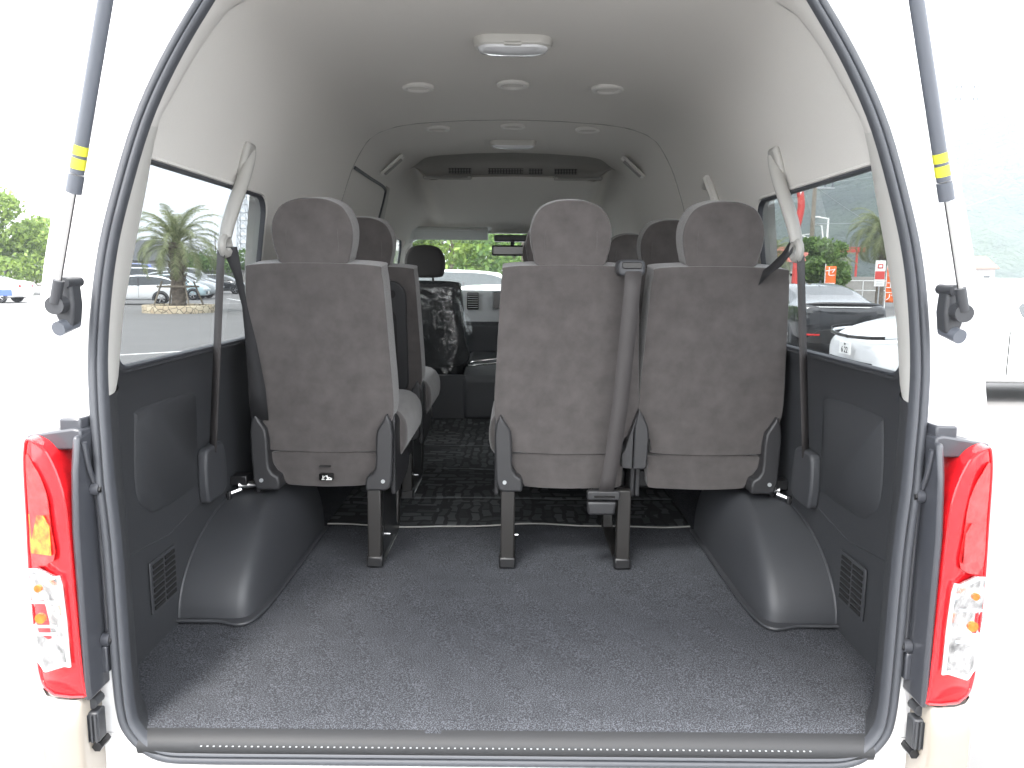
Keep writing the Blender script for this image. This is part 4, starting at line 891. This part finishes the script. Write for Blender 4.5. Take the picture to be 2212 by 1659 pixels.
# left car park row, noses to the right
car("white hatchback parked behind the palm, tail towards the planter", -16.75, 38.5, yawto(-.93, -.35), "pwhite", 4.0, 1.7, 1.46, "hatch")
car("pale blue small car with its nose showing right of the palm trunk", -21.3, 44.9, yawto(.95, .11), "pblue", 3.4, 1.5, 1.5, "hatch")
car("silver people carrier beyond the pale blue small car", -22.9, 47.7, yawto(.97, .09), "pgrey", 4.6, 1.75, 1.68, "hatch")
car("black boxy off roader parked behind the silver people carrier", -25.2, 54.2, yawto(.97, .06), "pblack", 4.6, 1.8, 1.95, "box")
car("black hatchback seen behind the hanging belt", -24.4, 58.6, yawto(.97, .1), "pblack", 4.2, 1.75, 1.5, "hatch")
car("white car half hidden by the left seat headrest", -17.2, 62.0, yawto(-.97, .1), "pwhite", 4.2, 1.75, 1.55, "hatch")
car("white truck-like van behind the hatchback with a pale roof", -25.8, 50.6, yawto(.98, .05), "pwhite", 4.4, 1.7, 1.9, "box", cat="van", name="parked_van")
car("dark blue van with tall roof behind the white van", -29.6, 57.2, yawto(.98, .02), "proyal", 4.6, 1.8, 2.25, "box", cat="van", name="parked_van")
car("white and blue car at the far left edge beside the tree", -24.4, 38.6, yawto(-.98, -.1), "pwhite", 4.6, 1.75, 1.5, "sedan")
cc = [o for o in bpy.data.objects if o.get("label", "").startswith("white and blue")][0]
for sx in (-1, 1): b = L(); b.box((sx * .885, 2.2, .52), (.02, 3.9, .30)); b.build("blue_side_panel", "proyal", cc, bevel=.008)
# ahead of the van
car("white estate car parked crosswise in front of the windscreen", -3.4, 21.0, yawto(1, .1), "pwhite", 4.7, 1.8, 1.72, "box", group="cars ahead of the van")
car("white hatchback ahead of the van, below the mirror", .4, 14.2, yawto(-.35, -.9), "pwhite", 4.2, 1.75, 1.42, "hatch", group="cars ahead of the van")
# black fastback, tail towards the van
bs = car("black fastback saloon with full width rear spoiler seen from behind", 6.72, 15.5, yawto(.10, 1), "pblack", 4.8, 1.80, 1.46, "sedan", group="cars to the right of the van")
for o in [c for c in bs.children if c.name.startswith("tail_light")]: bpy.data.objects.remove(o)
b = L(); rws = []
for yy, zz in ((.46, 1.055), (.20, 1.075), (.03, 1.085), (.02, 1.06), (.06, 1.0)): rws.append([(x, yy + .16 * (abs(x) / .8) ** 3, zz - .05 * (abs(x) / .8) ** 4) for x in np.linspace(-.80, .80, 15)])
b.grid(rws).build("rear_spoiler", "pblack", bs)
b = L(); b.grid([[(x, -.012 + .16 * (abs(x) / .8) ** 3 + .01, z) for x in np.linspace(-.78, .78, 15)] for z in (.975, .995)]); b.build("light_bar", "signwhite", bs, solid=.01)
for sx in (-1, 1): b = L(); b.box((sx * .62, .0, .42), (.30, .03, .035), rz=sx * R(12)); b.build("reflector", "redlamp", bs, bevel=.006)
b = L(); b.prism(smooth_poly([(-.7, .26), (.7, .26), (.62, .40), (.40, .52), (-.40, .52), (-.62, .40)], 3), 'y', -.02, .03); b.build("rear_diffuser", "darkvent", bs, bevel=.01)
b = L(); b.prism([(1.75, 1.45), (1.90, 1.45), (1.80, 1.52), (1.76, 1.52)], 'x', -.015, .015); b.build("roof_aerial", "trim2", bs, bevel=.005)
# white saloon, nose to the left
ws_ = car("white saloon with a slim black light strip and number plate", 9.20, 10.45, yawto(-1, .0), "pwhite", 4.56, 1.84, 1.54, "wedge", group="cars to the right of the van")
for nm in ("headlight", "grille", "number_plate"):
    for o in [c for c in ws_.children if c.name.startswith(nm)]: bpy.data.objects.remove(o)
NP = smooth_poly([(0, 4.60), (.3, 4.598), (.55, 4.575), (.72, 4.535), (.83, 4.46), (.89, 4.35), (.92, 4.2), (.935, 4.02)], 4, False)
def band(nm, mat, z0, z1, i0, i1, parent, rise=.0, solid=.012, sides=(-1, 1), taper=0.):
    for sx in sides:
        P_ = NP[i0:i1]; n_ = len(P_) - 1
        L().grid([[(sx * x, y, z0 + (z1 - z0) * k * (1 - taper * i / n_) + rise * (i / n_)) for i, (x, y) in enumerate(P_)] for k in (0, .5, 1)]).build(nm, mat, parent, solid=solid)
band("light_strip", "screen", .755, .80, 0, 20, ws_, .05)
band("headlight", "headlamp", .79, .835, 15, 28, ws_, .05, .02, taper=.3)
band("hood_shut_line", "trim2", .845, .850, 8, 26, ws_, .06, .006)
band("lower_grille", "darkvent", .33, .47, 0, 11, ws_); band("grille_bar", "steel", .385, .392, 0, 11, ws_, 0, .02); band("bumper_slot", "screen", .33, .385, 13, 24, ws_, .02, taper=.6)
b = L(); b.box((0, 4.63, .62), (.34, .02, .17)); pt_ = b.build("number_plate", "signwhite", ws_, bevel=.005)
TM = Matrix.Translation((-.01, 4.643, .595)) @ Matrix.Rotation(R(180), 4, 'Z') @ Matrix.Rotation(R(90), 4, 'X')
text_mesh("6 22", .115, "plate_number", "screen", pt_, TM)
text_mesh("300", .04, "plate_class", "screen", pt_, Matrix.Translation((-.01, 4.643, .675)) @ Matrix.Rotation(R(180), 4, 'Z') @ Matrix.Rotation(R(90), 4, 'X'))
for o in [c for c in ws_.children if c.name.startswith("body")]: pass

# ------------------------------------------------------------------ left surroundings
fw = MB(); fw.box((-50, 74, .9), (60, .25, 1.8), rz=R(18)); fw.box((-50, 73.9, 1.83), (60, .4, .08), rz=R(18))
tag(fw.build("boundary_wall", "concrete"), "grey block wall behind the parked cars below the hedge", "wall")
for k, (x, y, h) in enumerate(((-38, 79, 3.6), (-33.5, 80, 3.4), (-29, 82, 3.5), (-46, 76.5, 3.5))):
    tree("shrub", ["dense green bush above the grey wall behind the palm", "dense green bush above the wall beside the hanging belt", "dense green bush above the wall at the window front edge", "dense green bush above the wall near the dark roofed house"][k], x, y, h, 3.0, M['leaf_mid'], 4500, .16, "bushes over the wall", crown_base=.15, cat="bush", clumps=22)
def house(label, x, y, w, d, h, rz, roof, wall, rh=1.6, cat="building", windows=3, name="house"):
    t = empty(name, Wp(x, y), rz); tag(t, label, cat)
    b = L(); b.box((0, 0, h / 2), (w, d, h)); b.build("wall", wall, t, smooth=False)
    b = L(); e = .5; b.add([(-w / 2 - e, -d / 2 - e, h), (w / 2 + e, -d / 2 - e, h), (w / 2 + e, d / 2 + e, h), (-w / 2 - e, d / 2 + e, h), (-w / 2 + 1, 0, h + rh), (w / 2 - 1, 0, h + rh)], [(0, 1, 5, 4), (1, 2, 5), (2, 3, 4, 5), (3, 0, 4), (0, 3, 2, 1)]); b.build("roof", roof, t, smooth=False)
    for k in range(windows):
        wx = -w / 2 + w * (k + .5) / windows
        b = L(); b.box((wx, -d / 2 - .02, h * .55), (w / windows * .5, .08, h * .32)); f_ = b.build("window", "signwhite", t, bevel=.01); b = L(); b.box((wx, -d / 2 - .055, h * .55), (w / windows * .5 - .12, .03, h * .32 - .12)); b.build("pane", "carglass", f_, smooth=False)
    return t
house("low building with dark pitched roof behind the palm", -37, 70, 13, 7, 2.6, R(20), "roofdark", "wallpale", 1.9)
house("grey walled shed with dark roof left of the palm", -49, 76, 10, 7, 2.7, R(15), "roofdark", "concrete", 1.5)
tree("leafy_tree", "bright leafy tree at the far left beyond the white and blue car", -34.8, 53, 6.3, 4.2, M['leaf_bright'], 12000, .17, crown_base=.12)
# lattice tower
tw = empty("lattice_tower", Wp(-48.6, 140)); tag(tw, "slender steel lattice tower far beyond the bushes", "tower")
b = L(); Ht = 22
hwf = lambda z: 1.0 * (1 - z / Ht) + .26
for sx in (-1, 1):
    for sy in (-1, 1): b.tube([(sx * hwf(z), sy * hwf(z), z) for z in (0, Ht / 2, Ht)], .07, 5)
each(b, "tower_leg", "steel", tw); b = L()
for k in range(16):
    z0, z1 = k * Ht / 16, (k + 1) * Ht / 16
    for q in range(4):
        c = [(-1, -1), (1, -1), (1, 1), (-1, 1)]; a_, c_ = c[q], c[(q + 1) % 4]
        b.tube([(a_[0] * hwf(z0), a_[1] * hwf(z0), z0), (c_[0] * hwf(z1), c_[1] * hwf(z1), z1)], .05, 4); b.tube([(a_[0] * hwf(z1), a_[1] * hwf(z1), z1), (c_[0] * hwf(z1), c_[1] * hwf(z1), z1)], .05, 4)
b.build("tower_bracing", "steel", tw); L().box((0, 0, 16.3), (3.2, 3.2, .25)).build("tower_platform", "steel", tw)
def pole(label, x, y, h, r_=.13, mat="concrete", arms=2, cat="utility pole", name="utility_pole"):
    t = empty(name, Wp(x, y)); tag(t, label, cat)
    L().tube([(0, 0, 0), (0, 0, h)], [r_, r_ * .7], 10).build("shaft", mat, t)
    for k in range(arms):
        a_ = L().box((0, 0, h - .4 - .9 * k), (1.9, .09, .09)).build("crossarm", "steel", t, bevel=.01)
        for x_ in (-.85, -.5, .15, .5, .85): L().tube([(x_, 0, h - .36 - .9 * k), (x_, 0, h - .12 - .9 * k)], [.055, .035], 8).build("insulator", "strut", a_)
    return t
pole("thin utility pole far off behind the bushes", -41.5, 108, 7.2, .12)

# ------------------------------------------------------------------ right surroundings
palm("tall shaggy palm behind the white saloon, partly behind the pillar trim", 19.3, 40.5, 3.9, 2.3, .20, 60, el0=1.45)
palm("palm with bending fronds left of the red pole", 14.0, 42.5, 2.7, 2.0, .22, 50)
palm("young palm between the green bush and the tall palm", 20.4, 49.5, 2.4, 1.9, .16, 40)
tree("green_bush", "bright green leafy bush behind the black saloon", 14.7, 37.0, 3.2, 1.35, M['leaf_mid'], 8000, .10, crown_base=.25, cat="bush", trunk_r=.06)
wl = MB(); wl.box((32, 54.5, .85), (26, .25, 1.7), rz=R(-6)); tag(wl.build("garden_wall", "concrete"), "plain concrete wall behind the tall palm", "wall")
t = empty("guard_fence", Wp(22, 44)); tag(t, "thin white rail fence in front of the concrete wall", "fence")
L().tube([(-6, 0, 1.45), (6, 0, 1.45)], .03, 6).build("rail", "signwhite", t); L().tube([(-6, 0, .9), (6, 0, .9)], .03, 6).build("rail", "signwhite", t)
for k in range(7): L().tube([(-6 + 2 * k, 0, 0), (-6 + 2 * k, 0, 1.47)], .03, 6).build("post", "signwhite", t)
t = empty("banner_pole", Wp(10.95, 30)); tag(t, "tall red pole with a curling top, beside the belt guide", "pole")
L().tube(smooth_poly([(0, 0, 0), (.05, 0, 2.6), (-.02, 0, 3.4), (.10, 0, 4.3), (-.04, 0, 5.2), (-.05, 0, 6.2)], 4, False), .13, 10).build("shaft", "red", t)
pole("brown wooden utility pole behind the red pole", 14.6, 38, 6.3, .13, "wood", 1)
t = empty("street_lamp", Wp(20.2, 50)); tag(t, "thin white street lamp with a panel rising before the mountain", "street lamp")
L().tube([(0, 0, 0), (0, 0, 5.4)], [.09, .06], 8).build("post", "signwhite", t); L().tube([(0, 0, 5.35), (-.7, 0, 5.45)], .05, 6).build("arm", "signwhite", t)
L().box((-.8, 0, 5.45), (.5, .2, .1)).build("lamp_head", "signwhite", t, bevel=.03)
b = L(); b.tube([(-.2, 0, 3.8), (-1.7, 0, 4.3), (-1.0, 0, 4.4), (-1.1, 0, 5.0), (-.4, 0, 4.9), (-.2, 0, 3.8)], .05, 5); b.build("sign_frame", "signwhite", t)
def banner(label, x, y, rz, txt, w=.6, h=1.9, z0=.5, mat="orange"):
    t = empty("banner_flag", Wp(x, y), rz); tag(t, label, "banner", "orange banners by the car park edge")
    L().tube([(-w / 2, 0, 0), (-w / 2, 0, z0 + h + .1)], .02, 8).build("pole", "signwhite", t)
    b = L(); b.grid([[(-w / 2 + w * i / 6, .03 * math.sin(i * 1.2 + k), z0 + h * k / 12) for i in range(7)] for k in range(13)]); c = b.build("cloth", mat, t, solid=.006)
    for k, ch in enumerate(txt): text_mesh(ch, h / len(txt) * .9, "lettering", "signwhite", c, Matrix.Translation((0, -.05, z0 + h - (k + .5) * h / len(txt))) @ Matrix.Rotation(R(90), 4, 'X'))
banner("orange banner with white lettering in front of the green bush", 14.2, 34.5, R(-20), "セール", .45, 1.6)
banner("orange banner with white lettering beside the white and red sign", 17.15, 35.0, R(-20), "フェア", .36, 1.6)
t = empty("notice_sign", Wp(16.45, 34.6), R(-22)); tag(t, "white and dull red notice board on a post near the tall palm", "sign")
L().tube([(0, .05, 0), (0, .05, 2.4)], .03, 8).build("post", "steel", t); pn = L().box((0, 0, 1.80), (.42, .04, 1.15)).build("board", "signwhite", t, bevel=.01)
L().box((0, -.025, 1.72), (.39, .012, .36)).build("red_band", "red", pn, smooth=False); L().box((0, -.025, 2.12), (.22, .012, .2)).build("emblem", "red", pn, bevel=.004); L().box((0, -.034, 2.12), (.13, .008, .1)).build("emblem_window", "signwhite", pn, smooth=False)
for k in range(3): L().box((0, -.025, 1.30 + .07 * k), (.28, .01, .018)).build("text_line", "steel", pn, smooth=False)
t = empty("direction_sign", Wp(10.72, 32.5), R(-18)); tag(t, "blue sign with white lettering in two rows beside the right belt", "sign")
L().tube([(0, .06, 0), (0, .06, 2.5)], .04, 8).build("post", "steel", t)
for z, tx in ((2.08, "ップP"), (1.79, "イト")):
    pn = L().box((0, 0, z), (.9, .04, .27)).build("panel", "bluesign", t, bevel=.01); text_mesh(tx, .22, "lettering", "signwhite", pn, Matrix.Translation((-.05, -.026, z)) @ Matrix.Rotation(R(90), 4, 'X'))
house("small house with faded red roof beyond the green bush", 20.5, 64, 8, 6, 2.8, R(-15), "roofred", "wallpale", 1.3)
house("house with a pale red roof at the far right edge", 68.5, 116, 6, 5, 3.2, R(-25), "roofred", "wallpale", 1.8)
b = MB(); b.box((28.2, 66, 4.0), (3.4, .2, .45), rz=R(-10)); b.box((27.2, 66.1, 1.9), (.14, .14, 3.8)); b.box((29.2, 65.8, 1.9), (.14, .14, 3.8)); tag(b.build("roadside_billboard", "red", smooth=False), "long red roadside board beyond the palms", "sign")
for k, (x, y) in enumerate(((12.6, 25.5), (9.7, 26.0))):
    t = empty("pennant", Wp(x, y)); tag(t, ["white triangular pennant hanging near the top of the right window", "second white pennant on the same line, hidden side"][k], "pennant"); 
    L().prism([(-.28, 4.9), (.28, 5.15), (-.18, 4.3)], 'y', -.01, .01).build("cloth", "signwhite", t, smooth=False); L().tube([(-2, 0, 4.85), (2, 0, 5.4)], .01, 5).build("cord", "steel", t)
up = pole("utility pole with rows of insulators at the far right", 35.2, 62, 16.6, .17, "concrete", 2)
def wire(label, p, q, sag=.6, r_=.02):
    pts = [Vector(p).lerp(Vector(q), k / 16) - Vector((0, 0, sag * 4 * (k / 16) * (1 - k / 16))) for k in range(17)]
    tag(MB().tube(pts, r_, 5).build("power_line", "steel"), label, "power line", "power lines on the right")
wire("topmost power line running off the far right pole", (35.2, 62, 16.3), (95, 60, 20.5)); wire("second power line just below the topmost", (34.6, 62, 15.6), (95, 62, 19.2))
wire("power line at mid height of the far right pole", (35.2, 62, 11.6), (95, 58, 13.2)); wire("lowest power line at the far right", (35.2, 62, 10.0), (95, 60, 10.8), .3)
wire("power line crossing high in the right window", (14.6, 38, 6.1), (31, 50, 10.5), .5, .012); wire("power line sloping up across the middle of the right window", (14.6, 38, 4.2), (31, 50, 6.9), .5, .012)
wire("power line sloping down from the brown pole", (14.6, 38, 6.0), (27, 52, 3.9), .3, .010)
# mountain
N1, N2 = 110, 40; rws = []
for j in range(N2):
    u = j / (N2 - 1); row = []
    for i in range(N1):
        x = 40 + 1100 * i / (N1 - 1); yb = 330 + 480 * u
        ridge = 150 * (1 / (1 + math.exp(-(x - 150) / 45))) * (1 - .30 * math.exp(-((x - 520) / 110) ** 2)) + 18 * math.sin(x / 41) + 9 * math.sin(x / 17 + 1)
        z = ridge * math.sin(min(1, u * 1.15) * math.pi / 2) ** 1.1 * (1 + .16 * math.sin(x / 33 + u * 7) * (1 - u)) + 3 * math.sin(x / 6 + j) - 8 * (1 - u)
        row.append((x, yb, z if u < 1 else z - 4))
    rws.append(row)
M['forest'] = pm("forest_slope", (.018, .036, .026), 1, col2=(.055, .085, .045), vscale=.03, bump=1, bscale=.25)
M['forest'].node_tree.nodes["Bump"].inputs["Distance"].default_value = 6
tag(MB().grid(rws).build("hills", "forest"), kind='structure')
# trees seen through the windscreen
for k, (x, y, h, c_, mt, lb) in enumerate(((-5.6, 31, 5.4, 2.6, 'leaf_bright', "bright green tree left of the passenger headrest"), (-2.6, 33, 5.0, 2.5, 'leaf_bright', "bright green tree right of the passenger headrest"), (.4, 31.5, 4.4, 2.4, 'leaf_mid', "green tree behind the rear view mirror"),
        (4.2, 33, 5.0, 2.6, 'leaf_bright', "green tree behind the centre headrests"), (7.6, 36, 5.2, 2.6, 'leaf_mid', "green tree seen past the driver seat"), (-8.5, 36, 6.0, 3, 'leaf_mid', "green tree beyond the left windscreen pillar"), (-1.0, 42, 7.5, 3.6, 'leaf_mid', "taller darker tree behind the bright ones ahead"))):
    tree("leafy_tree", lb, x, y, h, c_, M[mt], 7000, .12, "trees ahead of the windscreen", crown_base=.1)
hz = bpy.data.materials.new("haze_air"); hz.use_nodes = True; t = hz.node_tree; t.nodes.clear(); o_ = t.nodes.new("ShaderNodeOutputMaterial"); pv = t.nodes.new("ShaderNodeVolumePrincipled")
pv.inputs["Density"].default_value = .0009; pv.inputs["Color"].default_value = (.80, .88, .97, 1); pv.inputs["Anisotropy"].default_value = .2; t.links.new(pv.outputs[0], o_.inputs["Volume"])
tag(MB().box((100, 450, 120), (2420, 1760, 242)).build("haze", hz, smooth=False), kind='stuff')
bpy.context.view_layer.update()
